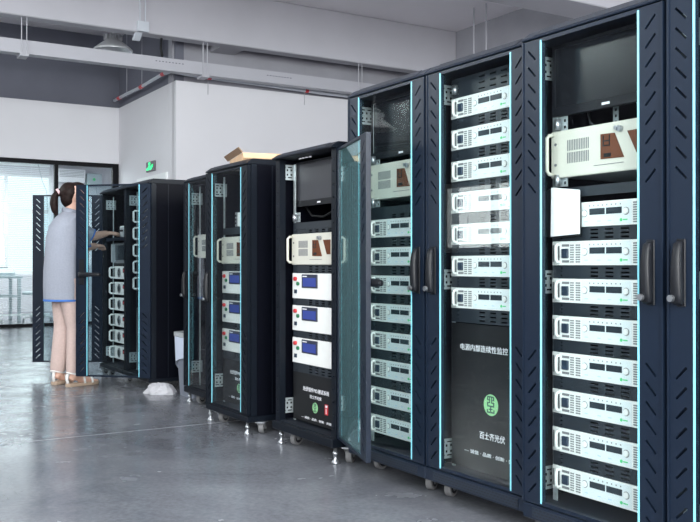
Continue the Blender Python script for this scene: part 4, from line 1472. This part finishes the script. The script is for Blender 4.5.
tr = MB()
for a, k_, e in ((hipL, kneeL, ankL), (hipR, kneeR, ankR)):
    tr.tube([(a[0], a[1], 0.84), (a[0], a[1] - 0.01, 0.70), k_, mix(k_, e, 0.5), (e[0], e[1], 0.105)], [0.105, 0.100, 0.082, 0.072, 0.060], 20)
tr.ring_loft([ell(0, -0.02, 0.70, 0.15, 0.105), ell(0, -0.01, 0.84, 0.155, 0.11)])
fuse(tr, 'trousers', M['trousers'], person, 0.008, 4)

hr = MB()
def blob(cx, cy, cz, rx, ry, rz_, n=20, m_=12):
    return [[(cx + rx * math.sin(math.pi * j / m_) * math.cos(2 * math.pi * k / n), cy + ry * math.sin(math.pi * j / m_) * math.sin(2 * math.pi * k / n), cz - rz_ * math.cos(math.pi * j / m_)) for k in range(n)] for j in range(1, m_)]
hr.ring_loft(blob(0, -0.008, 1.512, 0.0785, 0.086, 0.084))
hr.ring_loft(blob(0, -0.022, 1.470, 0.071, 0.062, 0.078))
hr.ring_loft(blob(0, 0.056, 1.560, 0.062, 0.068, 0.038))
hr.tube([(0, -0.070, 1.520), (0, -0.105, 1.512), (0, -0.132, 1.475), (0, -0.136, 1.42), (0, -0.128, 1.365), (0, -0.112, 1.325)], [0.028, 0.022, 0.031, 0.035, 0.027, 0.007], 14)
turn_head(hr)
fuse(hr, 'hair', M['hair'], person, 0.006, 8)
turn_head(MB().tube([(0, -0.092, 1.520), (0, -0.108, 1.510)], [0.027, 0.027], 14)).obj('hair_tie', M['hair_tie'], person, smooth=True)
for s_ in (-1, 1):
    turn_head(MB().ring_loft(blob(s_ * 0.030, 0.128, 1.482, 0.011, 0.008, 0.008, 10, 8))).obj('eye', M['lettering'], person, smooth=True)
    turn_head(MB().tube([(s_ * 0.016, 0.135, 1.503), (s_ * 0.032, 0.134, 1.507), (s_ * 0.048, 0.125, 1.502)], [0.002, 0.003, 0.002], 6)).obj('eyebrow', M['hair'], person)

for h, t_ in ((heelL, toeL), (heelR, toeR)):
    hv, tv = Vector(h), Vector(t_)
    d_ = (tv - hv)
    f_ = d_.normalized()
    sd = Vector((f_.y, -f_.x, 0))
    out = []
    for u, w_ in ((-0.04, 0.012), (0.0, 0.030), (0.15, 0.034), (0.45, 0.032), (0.75, 0.042), (0.95, 0.036), (1.06, 0.014)):
        out.append((u, w_))
    poly = [hv + d_ * u + sd * w_ for u, w_ in out] + [hv + d_ * u - sd * w_ for u, w_ in reversed(out)]
    so = MB().prism([(p.x, p.y) for p in poly], 'z', 0.0, 0.026).obj('sandal', M['sole'], person, bevel=0.003)
    for (u, hh, ww) in ((0.50, 0.088, 0.041), (0.76, 0.070, 0.046)):
        c_ = hv + d_ * u
        MB().tube([c_ + sd * ww + Vector((0, 0, 0.02)), c_ + sd * ww * 0.8 + Vector((0, 0, hh * 0.7)), c_ + Vector((0, 0, hh)), c_ - sd * ww * 0.8 + Vector((0, 0, hh * 0.7)), c_ - sd * ww + Vector((0, 0, 0.02))], 0.009, 8).obj('strap', M['sandal'], so, smooth=True)
    c_ = hv + d_ * 0.20
    e_ = Vector((0, 0, 0.098))
    pts = [c_ + e_ + (f_ * math.cos(a) * 0.050 + sd * math.sin(a) * 0.043) + Vector((0, 0, -0.012 * math.cos(a))) for a in [2 * math.pi * k / 16 for k in range(17)]]
    MB().tube(pts, 0.0085, 8).obj('ankle_strap', M['sandal'], so, smooth=True)
    MB().tube([hv + d_ * 0.02 + Vector((0, 0, 0.02)), hv - d_ * 0.02 + Vector((0, 0, 0.06)), hv + d_ * 0.01 + Vector((0, 0, 0.10))], 0.012, 8).obj('heel_strap', M['sandal'], so, smooth=True)
